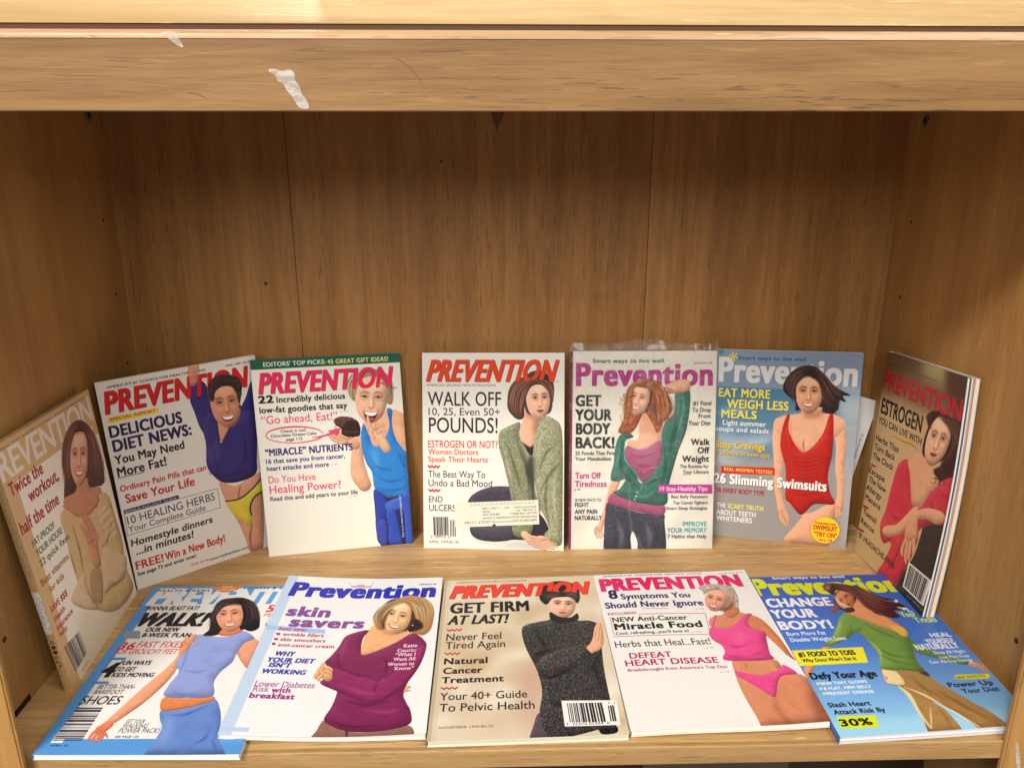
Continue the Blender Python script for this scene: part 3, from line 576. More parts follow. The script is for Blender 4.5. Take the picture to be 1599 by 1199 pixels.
def vtext(k, t, x0, y0, x1, y1, h, col):
    k.text(t, x0, y0, x1, y1, h*1.0, col, bold=.06, rot=1)
def cover_m2(C):
    k = Cover('m2', C['m2'], (226, 220, 210)); k.fr(140, 540, 3.155)
    S = (216, 158, 128); NV = (62, 50, 118)
    # arms raised, hand behind the masthead
    k.limb([(505, 130), (515, 200), (525, 260)], [44, 44, 50], S, puff=.4, edge=.2)
    k.hand((512, 130), (505, 110), [[(495, 110), (488, 100), (490, 92), (500, 90)], [(510, 106), (508, 96), (516, 92), (522, 96)], [(524, 110), (526, 100), (532, 98), (534, 104)]], 36, S)
    k.poly([(500, 190), (560, 180), (600, 250), (640, 330), (660, 420), (600, 480), (550, 420), (520, 340), (496, 270)], NV, puff=.5, r=18, edge=.2)
    k.poly([(745, 400), (740, 330), (770, 260), (790, 190), (815, 170), (822, 600), (760, 600)], (44, 40, 110), puff=.45, r=16, edge=.2)
    masthead(k, [(80, 352), (788, 205)], 'PREVENTION', 118, (206, 34, 30), (60, 20, 30), shear=.12, bold=.085)
    k.text("AMERICA'S #1 CHOICE FOR HEALTHY LIVING", 86, 216, 572, 122, 13, BLK, bold=.03); k.text('APRIL 1999 / $2.95', 668, 104, 790, 84, 9, BLK, bold=.04)
    k.poly([(500, 92), (536, 88), (540, 130), (530, 190), (500, 200), (490, 130)], S, puff=.4, r=8, edge=.2, alpha=.75)
    # briefs, hips, legs
    k.poly([(642, 680), (720, 700), (820, 640), (852, 680), (852, 1010), (790, 1010), (770, 960), (740, 890), (700, 820), (670, 770)], S, puff=.5, r=26, edge=.22)
    k.limb([(745, 700), (735, 740), (742, 770)], [4, 8, 4], (140, 84, 62), alpha=.6, soft=3)
    k.poly([(672, 775), (740, 760), (800, 715), (852, 658), (852, 730), (815, 760), (796, 810), (800, 890), (760, 870), (715, 845)], (218, 200, 70), puff=.4, r=14, edge=.15)
    k.limb([(672, 776), (740, 762), (800, 716), (852, 656)], 7, (48, 40, 90)); k.limb([(852, 726), (812, 755), (792, 800), (798, 840)], 7, (48, 40, 90))
    k.limb([(800, 880), (790, 950), (800, 1005)], [3, 10, 3], (130, 76, 58), alpha=.6, soft=4)
    # top
    k.poly([(560, 400), (600, 330), (650, 380), (700, 400), (745, 340), (800, 330), (822, 420), (824, 560), (818, 640), (740, 680), (660, 684), (610, 650), (580, 600), (576, 500)], NV, puff=.5, r=26, edge=.22)
    for a in ([(600, 460), (620, 560), (640, 640)], [(760, 450), (770, 540), (740, 640)], [(590, 640), (680, 650), (780, 620)]): k.limb(a, [3, 12, 3], (34, 28, 80), alpha=.55, soft=5)
    k.poly([(590, 520), (630, 470), (640, 560), (610, 600)], (104, 92, 168), soft=12, alpha=.4)
    k.poly([(632, 370), (650, 396), (700, 396), (700, 380), (720, 360), (690, 420), (654, 488), (640, 440)], S, puff=.3, r=10, edge=.2)
    k.limb([(720, 350), (690, 420), (654, 490)], 4, (40, 34, 88)); k.ell((650, 486), 4, 4, (230, 226, 220))
    k.ell((606, 295), 9, 20, S, puff=.3)
    M, L = k.face((672, 300), 74, 112, rot=-9, yaw=.10, skin=(206, 142, 108), lip=(186, 110, 92), smile=1, open_=.55, iris=(60, 44, 36), brow=(70, 48, 38), sock=.55, blush=.25)
    HC = (62, 46, 40); hc = [(96, 72, 60), (36, 26, 26), (118, 92, 76)]; k.hs = (HC, hc)
    k.poly([(600, 280), (584, 230), (596, 180), (630, 152), (680, 144), (730, 160), (750, 200), (746, 260), (738, 290), (724, 240), (700, 205), (650, 206), (618, 236), (612, 276)], HC, puff=.4, r=9, edge=.2)
    for i in range(90):
        an = RNG.uniform(math.pi*.9, math.pi*2.08); r = RNG.uniform(.72, 1.06); x = 668+math.cos(an)*78*r; y = 250+math.sin(an)*100*r
        an2 = np.linspace(0, 3.5, 6)+RNG.uniform(0, 6); k.limb(np.c_[x+np.cos(an2)*6, y+np.sin(an2)*5], [1, 3, 1], hc[i % 3], alpha=.7)
    k.ell((742, 310), 6, 9, (60, 70, 90))
    NB = (44, 36, 88); R = (190, 50, 46); D = BLK
    k.poly([(88, 370), (340, 313), (343, 336), (92, 394)], (238, 206, 54), sm=False); k.text('SPECIAL REPORT', 102, 384, 330, 330, 16, (170, 60, 30), bold=.04, shear=.15)
    k.text('DELICIOUS', 104, 466, 462, 392, 62, NB, bold=.09); k.text('DIET NEWS:', 122, 538, 508, 452, 62, NB, bold=.09)
    k.text('You May Need', 130, 600, 472, 520, 44, D, bold=.06); k.text('More Fat!', 144, 664, 384, 602, 48, D, bold=.06); k.line((142, 668), (272, 636), 3, D)
    k.text('Ordinary Pain Pills that can', 156, 738, 578, 622, 30, R, bold=.06); k.text('Save Your Life', 184, 790, 522, 700, 44, R, bold=.07)
    k.poly([(170, 824), (440, 748), (444, 766), (174, 842)], NB, sm=False); k.text('BONUS PULLOUT GUIDE', 180, 838, 432, 766, 11, (226, 220, 214), bold=.05)
    for a, b in (((174, 842), (190, 945)), ((190, 945), (646, 806)), ((646, 806), (632, 714)), ((632, 714), (444, 766))): k.line(a, b, 2.2, (90, 84, 110))
    k.text('10 HEALING HERBS', 192, 896, 620, 766, 38, (60, 54, 84)); k.text('Your Complete Guide', 196, 928, 574, 822, 28, (60, 54, 84))
    k.text('Homestyle dinners', 208, 1000, 612, 876, 34, D, bold=.06, shear=.12); k.text('...in minutes!', 232, 1036, 518, 952, 36, D, bold=.06, shear=.12)
    k.text('FREE!', 232, 1108, 368, 1066, 40, R, bold=.07); k.text('Win a New Body!', 376, 1060, 670, 970, 38, R, bold=.06); k.text('See page 73 and enter now!', 238, 1134, 526, 1046, 18, D, bold=.05)
    k.text('Visit us at ', 500, 1084, 588, 1058, 11, R, bold=.04); k.text('www.healthyideas.com', 590, 1056, 780, 1000, 11, D, bold=.04)
    return k

def cover_m1(C):
    k = Cover('m1', C['m1'], (240, 231, 216)); TW, TH = k.TW, k.TH
    TAN = (216, 180, 132)
    k.fr(0, 600, 5.995)
    k.rectuv(.0, 0, 1, .155, TAN)
    k.rectuv(0, 0, .1, 1, TAN); k.rectuv(.95, .0, 1, .2, TAN)
    k.fr(0, 780, 3.745)
    k.poly([(480, 700), (600, 640), (800, 560), (700, 760), (470, 1010)], (222, 206, 180), soft=25, alpha=.8)
    k.fr(0, 600, 5.995)
    k.text('PREVENTION', -60, 1060, 880, 345, 320, (232, 222, 210), bold=.06, space=.92, shear=0)
    k.text('HEALTHY HAPPY FAMILY TOGETHERNESS', -10, 640, 790, 140, 24, (96, 78, 62), bold=.03)
    R = (170, 62, 66)
    HC = (96, 56, 46); hc = [(136, 88, 72), (62, 36, 34), (160, 112, 92), (84, 50, 44)]; k.hs = (HC, hc)
    k.poly([(640, 480), (680, 390), (750, 350), (810, 380), (870, 470), (920, 600), (970, 760), (990, 900), (985, 970), (920, 1000), (860, 990), (820, 700), (720, 600), (720, 900), (700, 1090), (640, 1130), (625, 1080), (630, 900), (605, 760), (610, 600)], HC, puff=.4, r=26, edge=.2)
    k.poly([(720, 940), (850, 880), (870, 1000), (960, 1020), (940, 1200), (620, 1200), (720, 1080)], (206, 146, 112), puff=.3, r=30, edge=.15)
    M, L = k.face((760, 720), 90, 262, rot=-1, yaw=-.06, skin=(222, 164, 132), lip=(186, 92, 82), smile=1, iris=(60, 46, 42), brow=(84, 52, 42), under=(96, 56, 46), sock=.45)
    k.poly([(690, 560), (720, 480), (790, 470), (830, 520), (845, 640), (850, 800), (850, 985), (900, 1000), (985, 970), (975, 800), (920, 600), (860, 450), (800, 375), (745, 350), (680, 390), (640, 470), (608, 600), (605, 760), (628, 900), (630, 1060), (640, 1130), (690, 1100), (740, 1010), (690, 900), (665, 780), (668, 650)], HC, puff=.45, r=20, edge=.25)
    k.hair([(740, 352), (640, 480), (610, 760), (636, 1120)], [(760, 370), (690, 520), (672, 800), (730, 1010)], 90, hc, w=5, jit=8)
    k.hair([(770, 360), (880, 480), (970, 760), (980, 960)], [(770, 400), (840, 560), (850, 800), (860, 980)], 90, hc, w=5, jit=8)
    for t, a, b, h in (('Twice the', (120, 1090), (440, 880), 160), ('workout,', (300, 1130), (590, 960), 150)): k.text(t, a[0], a[1], b[0], b[1], h, R, bold=.07)
    k.fr(0, 780, 3.745)
    k.text('half the time', 140, 235, 372, 72, 98, R, bold=.07)
    T = (214, 182, 134)
    k.poly([(395, 80), (420, 110), (470, 130), (530, 120), (580, 70), (590, 0), (640, 0), (680, 120), (720, 260), (740, 400), (780, 520), (700, 640), (600, 660), (500, 600), (430, 620), (470, 500), (430, 380), (400, 250), (370, 140)], T, puff=.45, r=30, edge=.18)
    k.poly([(395, 20), (400, 80), (440, 118), (480, 132), (530, 122), (570, 80), (590, 10), (500, -20)], (208, 146, 114), puff=.3, r=14, edge=.15)
    k.poly([(430, 610), (450, 550), (500, 460), (520, 520), (560, 620), (590, 650), (520, 660), (450, 640)], (222, 196, 158), puff=.5, r=16, edge=.25)
    k.poly([(620, 300), (680, 330), (740, 350), (740, 440), (700, 500), (660, 520), (625, 560), (610, 470), (605, 380)], (216, 188, 148), puff=.5, r=16, edge=.25)
    k.poly([(545, 440), (600, 430), (612, 560), (600, 620), (560, 600), (540, 540)], (186, 150, 112), puff=.4, r=12, edge=.2)
    for a in ([(440, 180), (480, 320), (500, 440)], [(660, 160), (640, 260), (610, 300)], [(520, 560), (570, 620), (590, 660)], [(740, 460), (690, 500), (620, 560)], [(425, 340), (450, 430), (470, 500)]): k.limb(a, [3, 9, 3], (136, 104, 70), alpha=.6, soft=4)
    k.hand((580, 400), (550, 260), [[(545, 270), (525, 200), (500, 140), (484, 110)], [(560, 260), (540, 190), (515, 130), (500, 108)], [(570, 256), (560, 200), (535, 140), (520, 118)], [(540, 280), (520, 240), (500, 200), (490, 176)]], 52, (214, 152, 118), thumb=[(560, 300), (580, 260), (570, 220), (556, 200)])
    G = (84, 108, 84)
    for t, a, b, h in (('FAT-PROOF', (214, 330), (338, 190), 50), ('YOUR HOUSE', (236, 382), (384, 224), 50), ('22 quick fixes', (256, 436), (424, 262), 48)): k.text(t, a[0], a[1], b[0], b[1], h, G, bold=.07)
    for t, a, b, h in (('Best vitamins', (264, 556), (420, 372), 50), ('for kids', (312, 584), (392, 488), 46)): k.text(t, a[0], a[1], b[0], b[1], h, (158, 104, 56), bold=.07)
    for t, a, b, h in (('SAVE $$$', (316, 700), (410, 586), 46), ('Health', (334, 748), (396, 676), 42), ('insurance', (348, 800), (440, 684), 42), ('help', (364, 832), (404, 780), 40)): k.text(t, a[0], a[1], b[0], b[1], h, R, bold=.07)
    for t, a, b, h in (('SMART', (590, 120), (640, 70), 26), ('COOKIES', (596, 164), (656, 100), 26), ('Low-fat', (616, 196), (670, 140), 22), ('luscious', (630, 232), (682, 176), 22), ('& easy', (646, 262), (690, 214), 20)): k.text(t, a[0], a[1], b[0], b[1], h, (232, 224, 212), bold=.06)
    k.barcode([(384, 880), (476, 780), (518, 890), (446, 1010)], 26, 5, (64, 60, 66))
    k.text('APRIL 1996 $2.25', 480, 1000, 524, 950, 9, (90, 70, 50))
    return k

def cover_m7(C):
    k = Cover('m7', C['m7'], (206, 178, 134)); TW, TH = k.TW, k.TH
    k.fr(1320, 540, 5.45)
    k.rectuv(0, 0, 1, .2, (132, 104, 74), soft=30)
    k.poly([(640, 130), (900, 200), (900, 320), (700, 280)], (188, 180, 120), soft=30, alpha=.8)
    k.poly([(850, 220), (1040, 280), (1020, 700), (900, 620)], (92, 66, 50), soft=26, alpha=.9)
    k.poly([(340, 40), (640, 130), (620, 230), (330, 150)], (122, 98, 72), soft=30, alpha=.8)
    S = (226, 174, 136)
    RD = (210, 58, 78)
    HC = (58, 36, 34); hc = [(92, 60, 50), (34, 22, 24), (120, 84, 66)]; k.hs = (HC, hc)
    k.poly([(680, 640), (700, 560), (770, 550), (860, 590), (960, 640), (990, 760), (960, 940), (920, 1080), (860, 1180), (760, 1190), (690, 1150), (700, 1060), (790, 1000), (820, 900)], HC, puff=.4, r=20, edge=.2)
    k.fr(1320, 740, 4.995)
    k.poly([(520-40, -130), (480, -60), (440, 0), (640, -20), (700, 60), (640, 140), (560, 260), (500, 240), (470, 120)], S, puff=.3, r=30, edge=.12)
    k.fr(1320, 540, 5.45)
    k.poly([(600, 900), (700, 1010), (720, 1100), (640, 1199), (520, 1199), (520, 980)], S, puff=.3, r=24, edge=.12)
    k.fr(1320, 740, 4.995)
    # skirt and jumper
    k.poly([(600, 380), (745, 380), (750, 560), (700, 760), (620, 1110), (560, 1080), (380, 870), (440, 760), (520, 620), (560, 480)], (52, 50, 48), puff=.2, r=30, edge=.1, sm=True)
    k.poly([(395, -80), (470, -120), (480, 0), (486, 120), (500, 220), (560, 250), (640, 120), (700, 60), (780, 20), (840, 40), (830, 160), (790, 300), (750, 400), (690, 380), (560, 420), (540, 520), (500, 640), (440, 760), (370, 880), (250, 780), (290, 680), (340, 560), (330, 520), (290, 535), (265, 480), (262, 380), (300, 270), (340, 100)], RD, puff=.45, r=30, edge=.2, grain=.03)
    k.poly([(500, 230), (486, 120), (480, 0), (470, -120), (560, -60), (640, -20), (690, 70), (630, 140), (570, 230)], S, puff=.3, r=26, edge=.1)
    for a in ([(340, 300), (370, 340), (440, 340)], [(300, 480), (330, 500), (345, 520)], [(640, 200), (650, 280), (690, 370)], [(420, 520), (380, 640), (300, 780)], [(700, 120), (740, 160), (790, 160)]): k.limb(a, [4, 14, 4], (136, 26, 44), alpha=.55, soft=6)
    k.limb([(320, 440), (400, 420), (480, 330), (520, 270)], [90, 84, 66, 50], S, puff=.4, edge=.2)
    k.limb([(690, 330), (620, 300), (540, 310), (500, 330)], [110, 90, 70, 60], S, puff=.4, edge=.2)
    k.hand((500, 340), (490, 480), [[(455, 500), (430, 560), (425, 610), (432, 630)], [(470, 520), (455, 600), (455, 660), (460, 690)], [(490, 520), (480, 600), (478, 650), (482, 672)], [(510, 500), (515, 560), (510, 600), (505, 620)]], 90, (222, 166, 130), fw=24)
    k.fr(1320, 540, 5.45)
    M, L = k.face((762, 800), 98, 214, rot=18, yaw=-.12, skin=(230, 178, 142), lip=(176, 76, 72), smile=0, iris=(56, 38, 34), brow=(64, 40, 34), under=(58, 36, 34), sock=.6)
    k.limb([L(-.4, .50), L(0, .60), L(.44, .46)], [2, 9, 2], (140, 56, 56))
    k.poly([(700, 700), (720, 640), (790, 590), (850, 640), (880, 740), (880, 860), (810, 960), (780, 1010), (820, 1060), (900, 1090), (960, 980), (1000, 840), (990, 720), (960, 640), (880, 600), (800, 556), (720, 550), (680, 600), (680, 660)], HC, puff=.45, r=16, edge=.2)
    k.hair([(740, 552), (880, 620), (980, 760), (930, 1050)], [(760, 580), (850, 660), (890, 800), (800, 1020)], 90, hc, w=6, jit=10)
    for cx, cy in ((760, 1100), (820, 1060), (720, 1130), (880, 1000), (900, 1080), (830, 1150), (780, 1160)):
        an = np.linspace(0, 5.4, 9)+cx; k.limb(np.c_[cx+np.cos(an)*28*np.linspace(.4, 1, 9), cy+np.sin(an)*34*np.linspace(.4, 1, 9)], [2, 10, 8, 2], hc[cx % 3], alpha=.8)
    k.text('PREVENTION', 306, 365, 962, 632, 180, (206, 28, 62), bold=.065, space=.98, sh=(110, 20, 40), shd=(1, 2)); k.text("AMERICA'S LEADING HEALTH MAGAZINE", 360, 160, 770, 300, 16, (80, 62, 50))
    D = BLK
    k.text('ESTROGEN', 290, 572, 622, 730, 150, D, bold=.07); k.text('YOU CAN LIVE WITH', 272, 652, 618, 836, 64, D, bold=.05)
    k.limb([(385, 748), (440, 776), (520, 810), (590, 870)], [4, 18, 16, 4], (226, 176, 60), alpha=.9); k.limb([(385, 755), (460, 800), (540, 830), (594, 878)], [2, 5, 5, 2], (80, 56, 34))
    for t, a, b in (('Herbs That', (246, 806), (434, 892)), ('Turn Back', (234, 878), (400, 964)), ('The Clock', (222, 952), (384, 1050))): k.text(t, *a, *b, 56, D, bold=.06)
    k.fr(1320, 740, 4.995)
    for t, a, b in (('Escape', (172, -10+0), (290, 50)), ('The New', (172, 62), (298, 136)), ('Allergy', (154, 116), (264, 196)), ('Menace', (146, 194), (258, 276)), ('Toenail', (132, 306), (228, 384)), ('Rescue', (116, 382), (214, 456)), ('‘B’ HEADACHE-FREE!', (98, 486), (372, 740))): k.text(t, *a, *b, 50, D, bold=.06)
    for p, q in (((138, 246), (166, 262)), ((106, 428), (134, 444))): k.line(p, q, 16, (176, 40, 44))
    k.fr(1320, 540, 5.45); k.line((212, 1006), (242, 1020), 15, (176, 40, 44)); k.fr(1320, 740, 4.995)
    k.poly([(480, 678), (655, 826), (604, 1030), (440, 872)], (232, 228, 218), sm=False); k.barcode([(488, 700), (640, 830), (592, 1004), (452, 866)], 34, 11)
    k.text('JULY 1993/$2.25', 474, 950, 596, 1066, 22, (170, 166, 150))
    return k
def cover_m8(C):
    k = Cover('m8', C['m8'], (238, 237, 234)); BLU = (96, 160, 222); TW, TH = k.TW, k.TH
    k.fr(30, 890, 3.807)
    k.rectuv(0, 0, .065, 1, BLU); k.rectuv(0, .93, 1, 1, BLU); k.rectuv(.955, .25, 1, 1, BLU)
    k.rectuv(0, 0, 1, .14, (104, 170, 230))
    k.text('PREVENTION', 746, 212, 1840, 212, 108, (240, 240, 240), bold=.14, shear=.1, space=.93)
    k.text("HEALTH & NEWS", 822, 130, 1130, 122, 12, BLK, bold=.07, space=1.3); k.text('FITNESS & LIFE', 1335, 110, 1620, 112, 11, BLK, bold=.07, space=1.3)
    k.poly([(1160, 96), (1306, 96), (1290, 120), (1240, 130), (1190, 126)], (226, 138, 66)); k.text('FREE', 1205, 104, 1270, 104, 9, (244, 232, 220), bold=.06); k.text('ALLERGY GUIDE', 1176, 120, 1286, 120, 9, (244, 232, 220), bold=.06)
    S = (236, 170, 136)
    # far arm, then near arm to the left
    k.poly([(1380, 400), (1425, 420), (1420, 470), (1380, 560), (1355, 580), (1300, 500), (1290, 440)], S, puff=.4, r=16, edge=.22)
    k.poly([(1000, 390), (1060, 378), (1020, 450), (960, 530), (950, 560), (935, 590), (880, 660), (760, 770), (650, 850), (560, 910), (500, 940), (470, 930), (520, 890), (620, 800), (740, 690), (860, 590), (940, 510), (960, 440)], S, puff=.5, r=14, edge=.25)
    k.hand((540, 910), (480, 950), [[(470, 945), (440, 965), (420, 990), (416, 1006)], [(480, 955), (450, 985), (432, 1008), (438, 1018)], [(492, 960), (474, 990), (456, 1012), (450, 1020)], [(505, 955), (498, 985), (482, 1004), (470, 1010)]], 50, (230, 136, 104), thumb=[(500, 950), (512, 968), (520, 980), (526, 992)])
    # trousers
    T = (110, 144, 208)
    k.poly([(845, 830), (930, 825), (1050, 800), (1160, 760), (1195, 820), (1200, 900), (1185, 990), (1225, 1135), (1040, 1140), (960, 1140), (735, 1135), (820, 990), (850, 930), (838, 880)], T, puff=.45, r=30, edge=.18)
    for a in ([(1140, 940), (1100, 1000), (1040, 1030)], [(900, 860), (1000, 850), (1120, 800)], [(1150, 1000), (1160, 1040), (1180, 1080)]): k.limb(a, [3, 14, 3], (70, 96, 160), alpha=.55, soft=6)
    k.poly([(860, 880), (920, 880), (900, 980), (840, 1060), (830, 1000)], (150, 178, 228), soft=12, alpha=.5)
    # midriff
    k.poly([(865, 750), (1000, 756), (1140, 742), (1160, 765), (1060, 800), (940, 824), (845, 828)], (226, 142, 92), puff=.4, r=12, edge=.18)
    TP = (152, 168, 222)
    k.poly([(1090, 378), (1160, 390), (1240, 390), (1330, 356), (1400, 400), (1340, 430), (1290, 500), (1270, 540), (1200, 600), (1160, 660), (1150, 744), (1000, 754), (866, 744), (890, 680), (950, 600), (930, 550), (970, 500), (1030, 440), (1060, 385)], TP, puff=.4, r=26, edge=.15)
    for a in ([(980, 590), (1050, 600), (1120, 590)], [(900, 720), (980, 735), (1100, 725)], [(1010, 440), (990, 520), (960, 590)], [(1270, 540), (1220, 570), (1170, 590)]): k.limb(a, [3, 12, 3], (112, 122, 188), alpha=.5, soft=5)
    k.poly([(1165, 340), (1180, 375), (1230, 388), (1300, 372), (1330, 352), (1300, 320), (1240, 340)], (222, 138, 98), puff=.3, r=9, edge=.2)
    k.poly([(1300, 190), (1360, 200), (1380, 260), (1360, 330), (1320, 350), (1300, 300)], (34, 28, 34)); k.poly([(1150, 260), (1200, 200), (1210, 330), (1180, 370), (1150, 340)], (34, 28, 34))
    M, L = k.face((1252, 268), 82, 92, rot=-5, yaw=-.1, skin=(238, 168, 132), lip=(196, 92, 72), smile=1, iris=(86, 66, 50), brow=(110, 70, 50), under=(34, 28, 34), sock=.35)
    HC = (34, 28, 34); hc = [(70, 56, 60), (20, 16, 24), (98, 82, 84)]; k.hs = (HC, hc)
    k.poly([(1182, 220), (1160, 260), (1172, 330), (1190, 350), (1180, 380), (1120, 386), (1096, 380), (1130, 350), (1140, 300), (1130, 270), (1160, 230), (1200, 190), (1260, 165), (1330, 162), (1390, 185), (1420, 230), (1432, 290), (1425, 340), (1380, 360), (1330, 340), (1325, 320), (1350, 290), (1362, 240), (1330, 205), (1260, 200)], HC, puff=.45, r=10, edge=.15)
    k.hair([(1300, 165), (1200, 200), (1140, 270), (1110, 380)], [(1300, 190), (1220, 215), (1170, 280), (1170, 370)], 50, hc, w=3)
    k.hair([(1320, 165), (1400, 200), (1428, 280), (1400, 350)], [(1330, 195), (1370, 230), (1380, 280), (1345, 330)], 50, hc, w=3)
    D = BLK; R = (216, 66, 60)
    k.text('WANNA BLAST FAT?', 738, 244, 1070, 226, 24, D, bold=.05, shear=.1); k.text('WALK!', 660, 342, 1112, 322, 84, D, bold=.12, shear=.18)
    k.box(624, 356, 722, 402, (152, 162, 178)); k.text('OUR NEW', 744, 366, 950, 358, 26, D, bold=.08); k.text('8-WEEK PLAN', 722, 400, 1018, 388, 26, D, bold=.08)
    k.text('36', 580, 470, 684, 464, 44, R, bold=.08, shear=.1); k.text('FAST FIXES', 690, 462, 976, 448, 36, R, bold=.015, shear=.1); k.text('FOR GROUCHY FEET', 556, 500, 940, 486, 30, R, bold=.015, shear=.1)
    k.box(532, 514, 636, 528, (88, 150, 204)); k.box(434, 656, 536, 670, (88, 150, 204))
    k.text('4', 460, 636, 556, 632, 92, D, bold=.12, shear=.1)
    for t, a, b, y in (('FUN WAYS', 592, 782, 560), ('TO GET', 566, 690, 598), ('KIDS MOVING', 544, 800, 632)): k.text(t, a, y, b, y-4, 26, D, bold=.07, shear=.1)
    k.text('BETTER-THAN-', 462, 704, 690, 696, 26, D, shear=.1); k.text('BAREFOOT', 440, 732, 616, 728, 24, D, shear=.1); k.text('SHOES', 350, 796, 598, 790, 50, D, bold=.015, shear=.1)
    k.barcode([(350, 812), (500, 816), (372, 1024), (185, 1024)], 2, 1, (236, 236, 236))
    Q = [(500, 812), (365, 1024), (190, 1024), (345, 812)]
    k.barcode(Q, 30, 12, (74, 72, 80)); k.text('APRIL 02', 180, 1046, 290, 1046, 12, D, bold=.03)
    for t, a, b, y, h in (('GET YOUR', 628, 746, 908, 24), ('WALKING', 606, 762, 936, 26), ('POWER PACK!', 584, 828, 966, 28)): k.text(t, a, y, b, y-4, h, (70, 66, 74), shear=.1)
    k.text('SEE PAGE 135', 566, 994, 708, 992, 12, D, bold=.04, shear=.1)
    k.text('5', 1462, 248, 1512, 246, 42, R, bold=.09, shear=.1); k.text('MIS', 1452, 274, 1512, 273, 20, R, shear=.1); k.text('L', 1464, 326, 1476, 326, 16, D, bold=.06)
    return k

def cover_m9(C):
    k = Cover('m9', C['m9'], (236, 238, 238)); k.fr(320, 880, 3.997)
    LB = (190, 212, 236)
    k.rectuv(0, 0, .065, 1, (196, 216, 238)); k.rectuv(.0, .965, .14, .985, LB)
    k.poly([(384, 380), (754, 398), (752, 424), (384, 408)], (170, 200, 236), sm=False)
    B = (46, 52, 184)
    k.text('Prevention', 516, 196, 1444, 216, 92, B, bold=.13, shear=.06)
    an = np.linspace(0, math.pi, 16); k.limb(np.c_[978+76*np.cos(an), 103+36*np.sin(an)], 1.6, (120, 116, 130)); k.text('FREE', 952, 126, 1000, 127, 8, (170, 50, 80), bold=.05); k.text('READER BONUS GUIDE', 916, 133, 1040, 135, 7, (170, 50, 80), bold=.04); k.text('MARCH 05', 1340, 132, 1444, 132, 8, BLK, bold=.05)
    S = (238, 186, 136); PU = (136, 44, 94)
    k.poly([(745, 960), (800, 1000), (900, 1030), (1010, 1040), (1270, 1010), (1266, 1110), (900, 1120), (650, 1120), (700, 1020)], (150, 112, 98), puff=.3, r=12, grain=.04)
    k.limb([(886, 1030), (888, 1072)], 14, (76, 48, 44), soft=3)
    # far hand under the elbow
    k.poly([(1210, 750), (1260, 756), (1290, 770), (1262, 782), (1288, 790), (1250, 802), (1230, 830), (1180, 834), (1120, 832), (1180, 780)], S, puff=.4, r=9, edge=.25)
    k.poly([(1020, 405), (1080, 370), (1180, 400), (1300, 420), (1320, 430), (1200, 500), (1000, 560), (975, 520)], S, puff=.35, r=16, edge=.12)
    k.poly([(1110, 380), (1180, 400), (1260, 420), (1160, 440), (1090, 400)], (190, 128, 84), soft=8, alpha=.55)
    k.poly([(1025, 404), (960, 410), (880, 440), (840, 500), (790, 560), (748, 606), (800, 640), (840, 690), (830, 760), (820, 810), (790, 880), (745, 960), (820, 1010), (900, 1032), (1010, 1040), (1150, 1032), (1280, 1000), (1284, 920), (1255, 860), (1240, 800), (1290, 700), (1340, 620), (1375, 540), (1382, 500), (1340, 450), (1290, 432), (1180, 490), (1000, 556), (976, 520), (990, 450)], PU, puff=.4, r=32, edge=.15)
    # crossed near arm with sleeve
    k.poly([(790, 640), (900, 660), (1000, 690), (1080, 730), (1120, 700), (1180, 640), (1260, 560), (1340, 520), (1382, 520), (1350, 620), (1290, 710), (1240, 760), (1160, 820), (1090, 850), (1020, 852), (900, 810), (800, 770), (722, 730), (760, 690)], (148, 48, 102), puff=.5, r=18, edge=.25)
    for a in ([(1080, 730), (1060, 780), (1080, 800)], [(830, 540), (836, 620), (870, 660)], [(850, 640), (950, 680), (1040, 690)], [(1100, 560), (1140, 620), (1110, 690)], [(1250, 560), (1200, 640), (1120, 710)], [(760, 950), (900, 1000), (1100, 1000)], [(850, 830), (1000, 870), (1150, 850)]): k.limb(a, [3, 16, 3], (92, 22, 62), alpha=.55, soft=6)
    for a in ([(900, 440), (870, 500), (850, 580)], [(1340, 480), (1340, 560), (1300, 640)], [(850, 740), (980, 790), (1080, 800)], [(1000, 900), (1120, 920), (1230, 900)]): k.limb(a, [5, 24, 5], (180, 76, 132), alpha=.45, soft=9)
    k.hand((770, 690), (735, 660), [[(740, 640), (736, 622), (744, 612), (752, 610)], [(760, 640), (770, 634), (784, 640), (796, 650)], [(750, 655), (770, 656), (786, 664), (792, 672)], [(730, 680), (716, 696), (712, 708), (720, 714)], [(710, 668), (694, 682), (690, 694), (700, 700)]], 66, S)
    k.poly([(1260, 240), (1320, 270), (1345, 400), (1290, 425), (1262, 390)], (70, 46, 36))
    M, L = k.face((1200, 326), 88, 104, rot=14, yaw=-.1, skin=(242, 190, 142), lip=(186, 70, 70), smile=1, iris=(60, 46, 38), brow=(116, 78, 52), under=(120, 84, 54), sock=.4)
    HC = (186, 140, 88); hc = [(226, 186, 124), (120, 80, 52), (240, 206, 146), (150, 104, 66), (96, 62, 44)]; k.hs = (HC, hc)
    k.poly([(1250, 196), (1160, 230), (1090, 270), (1054, 320), (1066, 380), (1095, 402), (1118, 396), (1104, 360), (1120, 310), (1170, 262), (1240, 236), (1290, 270), (1316, 330), (1320, 380), (1290, 420), (1330, 440), (1370, 446), (1410, 410), (1428, 330), (1420, 260), (1370, 214), (1310, 196)], HC, puff=.45, r=12, edge=.25)
    k.poly([(1122, 396), (1104, 360), (1120, 310), (1180, 262), (1150, 300), (1130, 350)], (60, 40, 34), soft=3, alpha=.7); k.poly([(1318, 345), (1350, 360), (1360, 400), (1300, 420), (1270, 405), (1300, 380)], (34, 24, 24), soft=3, alpha=.9)
    k.hair([(1250, 198), (1120, 250), (1062, 320), (1080, 396)], [(1250, 226), (1160, 270), (1110, 330), (1110, 392)], 70, hc, w=3.4)
